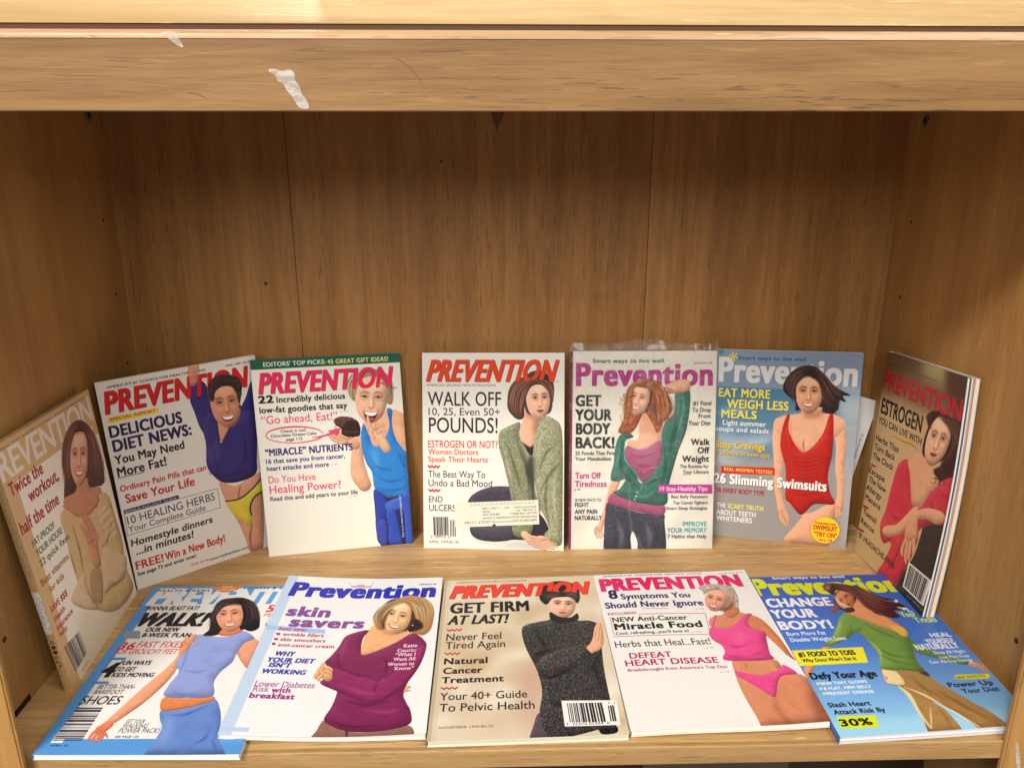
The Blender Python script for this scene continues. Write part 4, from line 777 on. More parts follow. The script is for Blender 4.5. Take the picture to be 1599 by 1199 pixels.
    k.hair([(1270, 196), (1390, 230), (1424, 310), (1390, 430)], [(1270, 226), (1310, 260), (1330, 320), (1350, 400)], 100, hc, w=3.6, jit=3)
    k.ell((1298, 382), 4, 4, (240, 238, 230))
    V = (140, 84, 160); R = (176, 56, 84)
    k.text('skin', 500, 318, 780, 328, 66, V, bold=.12, shear=.06, sh=(196, 190, 206)); k.text('savers', 520, 380, 992, 398, 66, V, bold=.12, shear=.06, sh=(196, 190, 206))
    k.text('best new:', 458, 408, 638, 414, 22, (190, 60, 130), bold=.07, shear=.1)
    for t, a, b, y, y2 in (('wrinkle fillers', 484, 740, 438, 452), ('skin smoothers', 470, 750, 470, 484), ('anti-cancer cream', 456, 804, 500, 522)):
        k.text(t, a, y, b, y2, 22, R, bold=.06, shear=.06); k.box(a-38, y-12, a-14, y+2, R)
    W_ = (52, 56, 164)
    for t, a, b, y, y2 in (('WHY', 430, 560, 566, 570), ('YOUR DIET', 382, 684, 602, 614), ('ISN’T', 394, 536, 638, 640), ('WORKING', 348, 628, 674, 684)): k.text(t, a, y, b, y2, 30, W_, bold=.11, shear=.12)
    k.text('Lower Diabetes', 308, 752, 682, 768, 36, (170, 84, 150), bold=.02, shear=.04); k.text('Risk ', 296, 790, 396, 792, 34, (170, 84, 150), bold=.02); k.text('with', 412, 792, 530, 796, 34, (156, 42, 118), bold=.09); k.text('breakfast', 274, 828, 556, 838, 36, (156, 42, 118), bold=.1)
    for t, a, b, y in (('Katie', 1240, 1326, 518), ('Couric:', 1200, 1320, 546), ('“What I', 1186, 1314, 572), ('Want All', 1176, 1312, 600), ('Women to', 1140, 1306, 630), ('Know”', 1184, 1304, 658)): k.text(t, a, y, b, y+2, 22, (238, 214, 226), bold=.08)
    return k

def cover_m10(C):
    k = Cover('m10', C['m10'], (220, 206, 180)); k.fr(640, 880, 3.997); TW, TH = k.TW, k.TH
    for i in range(60):   # soft out-of-focus backdrop of the photograph
        k.paint([smooth_closed([(x0, y0), (x0+RNG.uniform(30, 160), y0+RNG.uniform(-30, 30)), (x0+RNG.uniform(20, 130), y0+RNG.uniform(40, 150)), (x0-20, y0+90)])
                 for x0, y0 in [(RNG.uniform(-40, TW), RNG.uniform(0, TH))]], [(236, 230, 216), (206, 186, 156), (228, 214, 190), (214, 190, 170), (244, 240, 232), (196, 172, 138)][i % 6], soft=16, alpha=.45)
    k.poly([(700, 640), (840, 640), (830, 900), (760, 1060), (640, 900)], (196, 150, 134), soft=30, alpha=.45)
    k.rectuv(0, 0, .045, 1, (206, 196, 166), alpha=.5)
    G = (64, 62, 62)
    HC = (46, 38, 40); hc = [(84, 70, 68), (28, 22, 26), (110, 92, 86)]; k.hs = (HC, hc)
    k.poly([(806, 190), (830, 140), (900, 110), (980, 112), (1040, 140), (1060, 200), (1045, 245), (1010, 220), (900, 220), (850, 250), (820, 230)], HC, puff=.4, r=10, edge=.2)
    masthead(k, [(244, 214), (1140, 196)], 'PREVENTION', 84, (232, 72, 56), (96, 50, 50), shear=.2, bold=.13)
    k.poly([(812, 200), (840, 168), (850, 230), (826, 236)], HC)
    S = (232, 180, 146)
    M, L = k.face((950, 258), 84, 78, rot=3, yaw=.12, skin=(234, 184, 152), lip=(206, 100, 84), smile=0, iris=(70, 60, 56), brow=(70, 50, 46), sock=.5)
    k.poly([(808, 205), (850, 172), (930, 176), (1010, 176), (1056, 196), (1050, 240), (1030, 226), (990, 206), (900, 210), (868, 232), (850, 252), (822, 236)], HC, puff=.4, r=8, edge=.15)
    k.hair([(940, 180), (850, 190), (824, 232)], [(960, 196), (880, 214), (850, 246)], 40, hc, w=3); k.hair([(960, 180), (1040, 192), (1052, 230)], [(960, 196), (1010, 206), (1036, 226)], 30, hc, w=3)
    # skirt, leg
    k.poly([(800, 930), (850, 960), (870, 1120), (745, 1120), (770, 1000)], (96, 82, 92), puff=.3, r=12); k.poly([(1180, 1000), (1285, 1010), (1290, 1052), (1195, 1060)], (24, 22, 26))
    # boucle jumper
    k.poly([(875, 300), (930, 330), (1000, 334), (1040, 310), (1046, 350), (1110, 352), (1170, 372), (1190, 420), (1200, 560), (1215, 680), (1240, 800), (1262, 900), (1287, 1010), (1190, 1030), (1010, 1075), (900, 1082), (845, 1060), (808, 930), (822, 800), (800, 690), (770, 620), (720, 520), (696, 430), (712, 384), (800, 360), (868, 346)], G, puff=.4, r=34, edge=.1, grain=.3, fine=1.3)
    k.poly([(872, 300), (930, 328), (1000, 332), (1042, 308), (1046, 346), (960, 372), (880, 348)], (40, 40, 44), puff=.3, r=8, grain=.1)
    k.poly([(800, 600), (900, 545), (1000, 515), (1100, 505), (1140, 550), (1060, 600), (960, 660), (850, 690), (796, 660)], (70, 68, 68), puff=.55, r=18, edge=.3, grain=.3, fine=1.3)
    for a in ([(770, 600), (800, 560), (900, 530)], [(800, 690), (900, 700), (1080, 610)], [(760, 400), (820, 480), (860, 540)], [(1180, 560), (1150, 640), (1180, 740)], [(870, 860), (960, 880), (1100, 880)]): k.limb(a, [5, 22, 5], (20, 20, 24), alpha=.55, soft=8)
    rg = np.random.default_rng(4)
    for i in range(1500):
        x = rg.uniform(700, 1280); y = rg.uniform(350, 1050); q = k.tx([(x, y)])[0].astype(int)
        if 0 < q[0] < TW-2 and 0 < q[1] < TH-2 and k.img[q[1], q[0]].mean() < 92:
            an = rg.uniform(0, 6.3); k.limb([(x, y), (x+math.cos(an)*7, y+math.sin(an)*7)], 2, [(120, 118, 112), (96, 92, 92), (150, 146, 140), (20, 20, 24)][i % 4], alpha=.55)
    k.poly([(1130, 555), (1100, 520), (1120, 500), (1140, 460), (1150, 400), (1165, 372), (1190, 366), (1200, 400), (1207, 440), (1208, 490), (1190, 530), (1150, 550)], S, puff=.45, r=9, edge=.25)
    for a in ([(1165, 400), (1158, 440), (1155, 480)], [(1183, 390), (1180, 440), (1172, 490)], [(1198, 410), (1196, 450), (1188, 500)]): k.limb(a, [1, 4, 1], (168, 108, 84), alpha=.7)
    D = (34, 32, 36)
    k.text("AMERICA'S LEADING HEALTH MAGAZINE", 286, 122, 726, 108, 8, (96, 84, 76), bold=.02)
    k.text('GET FIRM', 248, 312, 742, 292, 66, D, bold=.09); k.text('AT LAST!', 232, 382, 620, 366, 58, D, bold=.08, shear=.18)
    RD = (196, 56, 56)
    k.zig(234, 414, 322, 410, 5, 8, RD); k.text('Never Feel', 226, 478, 568, 466, 42, D, bold=.012); k.text('Tired Again', 220, 528, 592, 518, 42, D, bold=.012); k.zig(220, 560, 310, 558, 5, 8, RD)
    for t, a, b, y in (('Natural', 212, 482, 624), ('Cancer', 206, 450, 684), ('Treatment', 196, 584, 740)): k.text(t, a, y, b, y-4, 40, D, bold=.08)
    k.zig(196, 776, 296, 773, 5, 9, RD); k.text('Your 40+ Guide', 186, 848, 730, 834, 46, D, bold=.012); k.text('To Pelvic Health', 182, 922, 776, 902, 50, D, bold=.012)
    k.text('NOVEMBER 1995/$2.25', 180, 1028, 518, 1018, 14, (90, 84, 82), bold=.02)
    k.poly([(942, 852), (1290, 848), (1316, 1004), (964, 1014)], (240, 238, 232), sm=False); k.barcode([(978, 868), (1206, 864), (1234, 984), (996, 988)], 34, 21, (40, 38, 44)); k.barcode([(1234, 882), (1280, 880), (1300, 980), (1252, 982)], 9, 4, (40, 38, 44)); k.text('7  25274 02364  0', 972, 1004, 1248, 1000, 13, (60, 58, 64)); k.text('1 1', 1240, 872, 1280, 871, 12, (60, 58, 64))
    k.ell((1325, 980), 12, 22, (196, 170, 120), soft=6, alpha=.6)
    k.rectuv(0, .0, .02, 1, (176, 160, 128), alpha=.5)
    return k

def cover_m11(C):
    k = Cover('m11', C['m11'], (236, 234, 230)); k.fr(920, 880, 3.997)
    k.text("AMERICA'S #1 CHOICE FOR HEALTHY LIVING", 84, 80, 704, 66, 7, BLK, bold=.06, space=1.1); k.text('AUGUST 2000 / $2.95', 804, 66, 952, 54, 6, (90, 86, 90), bold=.02)
    P = (222, 42, 108)
    k.text('PREVENTION', 76, 174, 972, 150, 84, P, bold=.13, shear=.0); k.text('™', 976, 150, 988, 150, 6, (90, 86, 90))
    S = (216, 146, 110); PK = (230, 86, 150)
    # far arm and body
    k.poly([(980, 320), (1040, 330), (1090, 360), (1140, 410), (1200, 480), (1260, 570), (1290, 610), (1230, 570), (1160, 500), (1080, 430), (1010, 400)], (214, 140, 98), puff=.5, r=12, edge=.25)
    k.poly([(758, 340), (790, 324), (830, 318), (850, 300), (900, 290), (940, 300), (1000, 330), (980, 400), (860, 410), (790, 410), (752, 380)], S, puff=.35, r=16, edge=.12)
    k.poly([(900, 600), (1000, 606), (1150, 598), (1200, 640), (1210, 690), (1330, 700), (1420, 800), (1525, 1040), (1290, 1060), (1120, 1060), (1040, 940), (980, 840), (940, 760), (912, 680)], S, puff=.45, r=34, edge=.22)
    k.poly([(1170, 800), (1180, 880), (1230, 960), (1290, 1002), (1250, 1000), (1160, 900), (1160, 830)], (150, 86, 66), soft=9, alpha=.55)
    k.poly([(1400, 780), (1460, 880), (1505, 985), (1440, 990), (1380, 860)], (140, 80, 62), soft=14, alpha=.6)
    k.limb([(975, 620), (982, 640), (985, 652)], [3, 7, 3], (140, 82, 60), alpha=.7, soft=2)
    for a in ([(920, 610), (940, 680), (980, 760)], [(1120, 620), (1160, 660), (1190, 680)]): k.limb(a, [3, 10, 3], (240, 184, 150), alpha=.5, soft=6)
    k.poly([(915, 666), (1000, 686), (1100, 690), (1190, 660), (1215, 634), (1300, 690), (1210, 700), (1180, 740), (1165, 828), (1120, 812), (1020, 750), (930, 700)], PK, puff=.4, r=14, edge=.2)
    k.poly([(760, 400), (790, 396), (860, 404), (920, 370), (980, 315), (1018, 318), (990, 350), (990, 370), (1030, 410), (1098, 428), (1110, 480), (1130, 560), (1150, 598), (1000, 606), (846, 600), (850, 550), (830, 510), (780, 480), (752, 440)], PK, puff=.45, r=26, edge=.2)
    k.limb([(792, 326), (782, 360), (772, 400)], 14, PK, puff=.3); k.poly([(900, 440), (960, 420), (980, 480), (930, 500)], (244, 128, 178), soft=14, alpha=.5)
    for a in ([(850, 560), (900, 580), (1000, 585)], [(1120, 520), (1060, 560), (1000, 580)], [(860, 500), (920, 520), (1000, 500)]): k.limb(a, [3, 12, 3], (190, 44, 106), alpha=.45, soft=5)
    k.poly([(840, 286), (860, 325), (900, 335), (940, 300), (920, 260), (880, 260)], (206, 132, 98), puff=.3, r=9, edge=.15)
    k.poly([(820, 150), (890, 170), (915, 240), (890, 275), (840, 270)], (170, 146, 128))
    M, L = k.face((794, 228), 72, 68, rot=14, yaw=-.42, skin=(226, 160, 126), lip=(190, 88, 72), smile=1, open_=.5, iris=(70, 56, 46), brow=(120, 86, 60), sock=.4, light=(-.3, -.7))
    k.poly([(820, 280), (870, 268), (890, 240), (900, 262), (870, 290), (830, 298)], (110, 60, 48), soft=3, alpha=.6)
    HC = (190, 176, 160); hc = [(226, 216, 204), (140, 124, 112), (240, 234, 224), (112, 98, 92), (206, 190, 170)]; k.hs = (HC, hc)
    k.poly([(684, 146), (720, 132), (780, 126), (850, 132), (900, 150), (924, 190), (936, 240), (932, 274), (912, 262), (900, 220), (870, 200), (840, 168), (800, 160), (750, 166), (718, 190), (710, 170)], HC, puff=.45, r=7, edge=.2)
    for i in range(150):
        t = RNG.random(); q = smooth_open([(700, 150), (760, 140), (830, 142), (890, 170), (915, 215), (925, 260)], 8); p = q[int(t*(len(q)-1))]; an = RNG.uniform(-.9, .9)-.3+t*2
        k.limb([p, (p[0]+math.cos(an)*13, p[1]+math.sin(an)*9+3), (p[0]+math.cos(an)*24, p[1]+math.sin(an)*16+9)], [.5, 3, .5], hc[i % 5], alpha=.7)
    k.ell((894, 222), 10, 16, (216, 146, 112), puff=.4, rot=10)
    N = (44, 40, 104); D = BLK; M2 = (176, 44, 84)
    k.text('8', 128, 222, 184, 222, 56, N, bold=.09); k.text('Symptoms You', 202, 222, 638, 212, 34, N, bold=.07); k.text('Should Never Ignore', 104, 278, 722, 264, 38, N, bold=.07); k.line((336, 284), (498, 282), 2, N); k.text('p. 120', 668, 286, 720, 284, 8, (130, 126, 130))
    k.text('EXCLUSIVE!', 120, 324, 298, 318, 16, M2, bold=.05)
    for a, b in (((312, 318), (726, 308)), ((726, 308), (760, 440)), ((760, 440), (158, 458)), ((158, 458), (132, 336))): k.line(a, b, 3, (190, 60, 100))
    k.text('NEW Anti-Cancer', 148, 364, 620, 354, 30, D, bold=.05); k.text('Miracle Food', 162, 414, 716, 400, 42, D, bold=.1); k.text('Cool, refreshing...you’ll love it!', 168, 446, 628, 430, 17, D, bold=.04); k.text('p. 104', 648, 432, 702, 428, 8, (130, 126, 130))
    k.text('Herbs that Heal...Fast!', 166, 524, 768, 506, 40, (60, 56, 64), bold=.008)
    k.text('DEFEAT', 256, 594, 524, 588, 36, M2, bold=.06); k.text('HEART DISEASE', 230, 640, 816, 622, 38, M2, bold=.06); k.text("Breakthroughs from America's Top Doc", 244, 672, 870, 654, 18, M2, bold=.05); k.text('p. 118', 824, 680, 880, 678, 8, (130, 126, 130)); k.text('p. 93', 736, 530, 780, 528, 8, (130, 126, 130))
    return k

def cover_m12(C):
    k = Cover('m12', C['m12'], (70, 110, 200)); k.fr(1150, 880, 3.561); TW, TH = k.TW, k.TH
    k.rectuv(0, 0, 1, .5, (64, 102, 190), gcol=(82, 134, 216)); k.rectuv(0, .495, 1, 1, (82, 134, 216), gcol=(160, 210, 236)); k.rectuv(0, .93, 1, 1, (166, 214, 238), soft=14)
    k.text('Prevention', 106, 176, 952, 160, 96, (218, 230, 44), bold=.12); k.text('Smart ways to live well', 204, 84, 614, 80, 16, (236, 238, 244), bold=.09)
    S = (232, 164, 116); GR = (126, 164, 84)
    k.text('6', 905, 250, 960, 262, 60, (236, 240, 160), bold=.05); k.text('L', 960, 268, 985, 268, 26, (236, 240, 200), bold=.08); k.text('Your', 924, 292, 1010, 295, 30, (218, 230, 90), bold=.08); k.text('Tricks', 1000, 322, 1124, 328, 30, (218, 230, 90), bold=.08)
    # far arm
    k.poly([(950, 400), (1000, 440), (1080, 480), (1180, 510), (1300, 545), (1260, 560), (1150, 530), (1040, 500), (980, 470)], (110, 146, 72), puff=.5, r=9, edge=.2)
    k.hand((1300, 552), (1340, 568), [[(1345, 565), (1370, 580), (1390, 592), (1402, 602)], [(1340, 572), (1362, 586), (1380, 600), (1392, 612)], [(1335, 560), (1365, 568), (1385, 576), (1400, 586)]], 28, (236, 168, 140))
    # trousers
    KH = (176, 138, 84)
    k.poly([(815, 580), (930, 585), (1010, 590), (1060, 600), (1100, 640), (1220, 710), (1340, 780), (1440, 840), (1560, 945), (1470, 960), (1385, 935), (1240, 830), (1140, 780), (1100, 770), (1180, 820), (1275, 955), (1105, 960), (1040, 850), (980, 760), (930, 690), (850, 660), (825, 620)], KH, puff=.4, r=20, edge=.15, light=(.4, -.6))
    CR = (244, 228, 178)
    k.poly([(815, 584), (870, 590), (900, 600), (940, 650), (930, 670), (850, 660), (826, 620)], CR, puff=.3, r=8, alpha=.9)
    k.limb([(905, 672), (970, 730), (1030, 830), (1092, 912)], [6, 22, 14, 8], CR, alpha=.9, soft=2); k.limb([(940, 680), (1060, 730), (1160, 790), (1250, 840), (1360, 908)], [3, 10, 8, 9, 5], CR, alpha=.9, soft=1.5); k.limb([(1086, 795), (1090, 850), (1094, 912)], [3, 9, 5], CR, alpha=.85, soft=1)
    for a in ([(980, 620), (1040, 680), (1180, 760)], [(1100, 690), (1240, 770), (1400, 860)], [(1130, 800), (1180, 860), (1200, 910)]): k.limb(a, [4, 18, 4], (130, 96, 54), alpha=.45, soft=7)
    k.poly([(1010, 586), (1060, 596), (1080, 620), (1050, 616)], (60, 48, 40), soft=3, alpha=.8)
    # shirt
    k.poly([(575, 300), (610, 268), (660, 268), (720, 300), (820, 336), (900, 370), (960, 408), (985, 470), (1010, 540), (1050, 595), (940, 588), (815, 578), (795, 500), (740, 430), (700, 390), (665, 376), (630, 410), (560, 440), (500, 460), (480, 462), (520, 420), (555, 370)], GR, puff=.45, r=24, edge=.2)
    for a in ([(665, 378), (690, 360), (700, 356)], [(640, 330), (640, 380), (600, 420)], [(800, 500), (900, 540), (1010, 560)], [(760, 440), (860, 500), (990, 520)], [(720, 330), (820, 380), (950, 430)]): k.limb(a, [3, 12, 3], (84, 118, 52), alpha=.5, soft=5)
    for a in ([(590, 300), (575, 350), (540, 410)], [(740, 420), (800, 480), (815, 560)], [(520, 440), (560, 420), (600, 410)]): k.limb(a, [3, 14, 3], (186, 214, 130), alpha=.6, soft=5)
    k.poly([(620, 268), (660, 262), (640, 210), (660, 190), (720, 210), (760, 250), (850, 300), (930, 350), (958, 385), (945, 408), (900, 380), (800, 345), (700, 305)], S, puff=.35, r=12, edge=.18)
    k.poly([(860, 340), (930, 352), (958, 384), (940, 404), (890, 372)], (240, 196, 84), puff=.4, r=6, edge=.15)
    # near hand low left
    k.poly([(480, 462), (500, 458), (520, 462), (440, 560), (420, 600), (400, 640), (380, 600), (380, 570), (430, 530)], (226, 160, 110), puff=.4, r=8, edge=.2)
    k.ell((836, 632), 14, 10, S)
    M, L = k.face((612, 196), 50, 56, rot=-38, yaw=-.3, skin=(206, 130, 92), lip=(150, 66, 50), smile=0, iris=(60, 40, 34), brow=(80, 46, 36), under=(74, 40, 42), sock=.5, light=(-.8, .2))
    k.limb([(548, 176), (570, 204), (600, 226), (640, 240)], [5, 12, 12, 6], (250, 232, 210), alpha=.8, soft=2)
    HC = (74, 40, 42); hc = [(110, 66, 60), (46, 24, 30), (140, 92, 78)]; k.hs = (HC, hc)
    k.poly([(485, 128), (500, 112), (550, 106), (620, 116), (700, 136), (780, 176), (850, 192), (880, 200), (830, 206), (900, 216), (950, 240), (890, 238), (930, 256), (880, 258), (912, 290), (880, 300), (820, 284), (760, 262), (700, 200), (660, 170), (600, 150), (560, 144), (545, 170), (510, 150)], HC, puff=.45, r=8, edge=.15)
    k.hair([(540, 108), (700, 140), (800, 190), (880, 200)], [(560, 130), (650, 165), (740, 250), (900, 296)], 110, hc, w=3.2, jit=3)
    k.hair([(500, 118), (520, 150), (560, 200), (540, 240)], [(510, 120), (540, 160), (590, 200), (560, 250)], 0, hc)
    k.poly([(560, 215), (580, 240), (560, 266), (500, 276), (530, 262), (540, 240), (530, 225)], (150, 96, 72), puff=.3, r=5, alpha=.85); k.poly([(610, 245), (650, 240), (664, 258), (640, 268), (612, 266)], (90, 54, 46), puff=.3, r=5)
    k.hair([(500, 112), (490, 130), (520, 160)], [(540, 112), (530, 130), (550, 150)], 26, [(206, 150, 110), (90, 54, 48)], w=2.4)
    W_ = (240, 242, 248)
    for t, a, b, y in (('CHANGE', 178, 550, 236), ('YOUR', 206, 462, 298), ('BODY!', 246, 552, 360)): k.text(t, a, y+4, b, y-4, 50, W_, bold=.11)
    k.text('Burn More Fat', 284, 398, 506, 388, 22, W_, bold=.05); k.text('Double Weight Loss', 304, 430, 620, 418, 22, W_, bold=.06)
    YB = (240, 234, 60)
    k.poly([(306, 478), (708, 458), (738, 544), (348, 564)], YB, sm=False); k.text('#1 FOOD TO TOSS', 350, 516, 672, 500, 28, BLK, bold=.09); k.text("Why Docs Won't Eat It", 370, 544, 676, 530, 20, BLK, bold=.05)
    k.text('Defy Your Age', 420, 642, 794, 622, 40, BLK, bold=.1)
    for t, a, b, y in (('SKIN THAT GLOWS', 470, 738, 668), ('A FLAT, FIRM BELLY', 486, 764, 696), ('PREVENT DISEASE', 506, 778, 724)): k.text(t, a, y, b, y-8, 18, W_, bold=.09); k.box(a-26, y-12, a-8, y, (230, 232, 110))
    k.text('Slash Heart', 516, 796, 758, 784, 28, BLK, bold=.08); k.text('Attack Risk By', 546, 834, 842, 822, 28, BLK, bold=.08)
    k.poly([(556, 846), (778, 838), (800, 906), (586, 916)], (214, 228, 50), sm=False); k.text('30%', 586, 902, 770, 894, 42, BLK, bold=.1)
    for t, a, b, y, h in (('HEAL', 1088, 1200, 408, 26), ('YOURSELF', 1062, 1216, 440, 26), ('NATURALLY', 1008, 1248, 474, 34)): k.text(t, a, y, b, y-2, h, W_, bold=.09)
    for t, a, b, y in (('Sleep All Night', 1102, 1278, 498), ('Live Pain Free', 1134, 1300, 524), ('Gain All-Day Energy', 1080, 1320, 548)): k.text(t, a, y, b, y-2, 18, W_, bold=.05)
    k.limb([(1226, 628), (1394, 626)], 26, (234, 226, 70)); k.text('NEW WAYS TO', 1226, 636, 1388, 634, 15, (80, 84, 40), bold=.02)
    k.text('Power Up', 1188, 682, 1436, 678, 30, (40, 50, 84), bold=.09); k.text('Your Diet', 1266, 716, 1472, 712, 28, (40, 50, 84), bold=.07)
    return k

CORNERS = {'m1': [(-14.5, 701), (137.5, 607.5), (214, 926), (114, 1079)], 'm2': [(147, 598.6), (397.4, 554.3), (428, 849), (215, 920.7)], 'm3': [(390, 562.7), (623, 550.8), (644.5, 846.9), (420.5, 869)], 'm4': [(659, 551), (881.6, 551), (880.2, 859.7), (661.9, 854.8)], 'm5': [(892.3, 548.6), (1120, 547.7), (1112, 855.9), (888.8, 857.3)], 'm6': [(1120.4, 545.6), (1349, 551.3), (1319.8, 855.3), (1112.8, 834.9)], 'm7': [(1387, 549), (1511, 589.5), (1439, 964), (1334, 859)], 'm8': [(241.5, 915), (474, 915), (374, 1177.6), (49.7, 1177.6)], 'm9': [(451.3, 898), (691.5, 902), (665.3, 1146.5), (339.5, 1145.2)], 'm10': [(694.5, 906.3), (926.5, 898), (983.3, 1145.2), (666.3, 1156.5)], 'm11': [(926.3, 898), (1162, 889.5), (1297.8, 1126.4), (985.5, 1141.4)], 'm12': [(1171, 901), (1403, 896), (1620, 1130), (1312, 1150)]}
JOINT = {'m1': [[-0.34027, 0.03422, 0.18809], [-0.34163, 0.16155, 0.18885]], 'm2': [[-0.33847, 0.17233, 0.18901], [-0.23454, 0.25, 0.19041]], 'm3': [[-0.23561, 0.24281, 0.18677], [-0.10341, 0.26351, 0.18801]], 'm4': [[-0.08376, 0.26392, 0.18726], [0.04923, 0.25445, 0.18765]], 'm5': [[0.05559, 0.26293, 0.18722], [0.19187, 0.25894, 0.18736]], 'm6': [[0.19469, 0.26209, 0.18823], [0.31808, 0.23129, 0.19123]], 'm7': [[0.33835, 0.2331, 0.19492], [0.33533, 0.10419, 0.20269]], 'm8': [[-0.31233, 0.15956, 0.0096], [-0.1828, 0.15866, 0.00706]], 'm9': [[-0.19934, 0.17149, 0.01004], [-0.06405, 0.17003, 0.00655]], 'm10': [[-0.06293, 0.16493, 0.00666], [0.06911, 0.16358, 0.00944]], 'm11': [[0.06952, 0.16828, 0.00675], [0.20373, 0.16818, 0.0098]], 'm12': [[0.20686, 0.15926, 0.00605], [0.33925, 0.1591, 0.00973]]}
# ------------------------------------------------------------------ materials
def new_mat(name):
    m = bpy.data.materials.new(name); m.use_nodes = True; nt = m.node_tree; b = nt.nodes['Principled BSDF']; return m, nt, b
def lin(c): return tuple(((v/255)/12.92 if v/255 <= .04045 else ((v/255+.055)/1.055)**2.4) for v in c)+(1,)
def plain(name, col, rough=.6, spec=.4, metal=0):
    m, nt, b = new_mat(name); b.inputs['Base Color'].default_value = lin(col); b.inputs['Roughness'].default_value = rough
    b.inputs['Specular IOR Level'].default_value = spec; b.inputs['Metallic'].default_value = metal; return m

def wood(name, axis, base=(198, 152, 98), dark=(146, 98, 54), light=(222, 182, 130), pore=.55, seed=0, rough=.42, streak=1., fig=.35, flecks=.5, pscale=1.):
    """oak veneer; the grain runs along 'axis' (0 x, 1 y, 2 z) in object space"""
    m, nt, b = new_mat(name); N = nt.nodes; Lk = nt.links.new
    tc = N.new('ShaderNodeTexCoord')
    def mapped(sc, off=0.):
        mp = N.new('ShaderNodeMapping'); mp.inputs['Scale'].default_value = sc; mp.inputs['Location'].default_value = (seed*3.1+off, seed*1.7+off, seed*2.3+off); Lk(tc.outputs['Object'], mp.inputs['Vector']); return mp
    def along(a, c): v = [c, c, c]; v[axis] = a; return tuple(v)
    def noise(mp, det=4, ro=.55, dist=0.):
        n = N.new('ShaderNodeTexNoise'); n.inputs['Scale'].default_value = 1; n.inputs['Detail'].default_value = det; n.inputs['Roughness'].default_value = ro; n.inputs['Distortion'].default_value = dist; Lk(mp.outputs[0], n.inputs['Vector']); return n
    def ramp(src, p0, p1, c0=(0, 0, 0, 1), c1=(1, 1, 1, 1)):
        r = N.new('ShaderNodeValToRGB'); r.color_ramp.elements[0].position = p0; r.color_ramp.elements[1].position = p1; r.color_ramp.elements[0].color = c0; r.color_ramp.elements[1].color = c1; Lk(src, r.inputs[0]); return r
    def mix(f, a, bb, mode='MIX'):
        x = N.new('ShaderNodeMix'); x.data_type = 'RGBA'; x.blend_type = mode
        if hasattr(f, 'links'): Lk(f, x.inputs[0])
        else: x.inputs[0].default_value = f
        for i, v in ((6, a), (7, bb)):
            if hasattr(v, 'links'): Lk(v, x.inputs[i])
            else: x.inputs[i].default_value = v
        return x.outputs[2]
    def mul(a, k):
        x = N.new('ShaderNodeMath'); x.operation = 'MULTIPLY'; Lk(a, x.inputs[0])
        if hasattr(k, 'links'): Lk(k, x.inputs[1])
        else: x.inputs[1].default_value = k
        return x.outputs[0]
    broad = noise(mapped(along(2.2, 26)), 3, .5, .6); fine = noise(mapped(along(15, 250), 4), 4, .65, .3); big = noise(mapped(along(1.3, 5), 9), 2, .5)
    c = mix(ramp(broad.outputs[0], .36, .66).outputs[0], lin(base), lin(light))
    c = mix(mul(ramp(broad.outputs[0], .30, .50, (1, 1, 1, 1), (0, 0, 0, 1)).outputs[0], fig), c, lin(dark))
    c = mix(mul(ramp(fine.outputs[0], .42, .72).outputs[0], .6*streak), c, lin(dark))
    # cathedral figure
    wv = N.new('ShaderNodeTexWave'); wv.wave_type = 'BANDS'; wv.bands_direction = 'XYZ'[(axis+1) % 3] if axis != 2 else 'X'
    mpw = mapped(along(.9, 11), 2); wv.inputs['Scale'].default_value = 1.; wv.inputs['Distortion'].default_value = 7; wv.inputs['Detail'].default_value = 3; wv.inputs['Detail Scale'].default_value = 1.2; Lk(mpw.outputs[0], wv.inputs['Vector'])
    c = mix(mul(ramp(wv.outputs[1], .55, .95).outputs[0], .28*streak), c, lin(dark))
    # open pores: short dark dashes
    po = noise(mapped(along(36/pscale, 560/pscale), 6), 2, .5); pm = ramp(po.outputs[0], .60, .67); reg = ramp(noise(mapped(along(3, 40), 7), 2).outputs[0], .38, .62)
    pmask = mul(pm.outputs[0], reg.outputs[0])
    c = mix(mul(pmask, pore), c, lin(tuple(v*.55 for v in dark)))
    # pale flecks
    fl = ramp(noise(mapped(along(34, 320), 12), 2).outputs[0], .64, .72); c = mix(mul(fl.outputs[0], flecks), c, lin(tuple(min(255, v*1.16) for v in light)))
    c = mix(mul(ramp(big.outputs[0], .35, .7).outputs[0], .28), c, lin(tuple(v*.9 for v in base)))
    Lk(c, b.inputs['Base Color']); b.inputs['Roughness'].default_value = rough; b.inputs['Specular IOR Level'].default_value = .4
    rr = N.new('ShaderNodeMapRange'); rr.inputs[3].default_value = rough-.08; rr.inputs[4].default_value = rough+.15; Lk(fine.outputs[0], rr.inputs[0]); Lk(rr.outputs[0], b.inputs['Roughness'])
    bp = N.new('ShaderNodeBump'); bp.inputs['Strength'].default_value = .35; bp.inputs['Distance'].default_value = .0006
    hsum = N.new('ShaderNodeMath'); hsum.operation = 'SUBTRACT'; Lk(fine.outputs[0], hsum.inputs[0]); Lk(pmask, hsum.inputs[1]); Lk(hsum.outputs[0], bp.inputs['Height']); Lk(bp.outputs[0], b.inputs['Normal'])
    return m

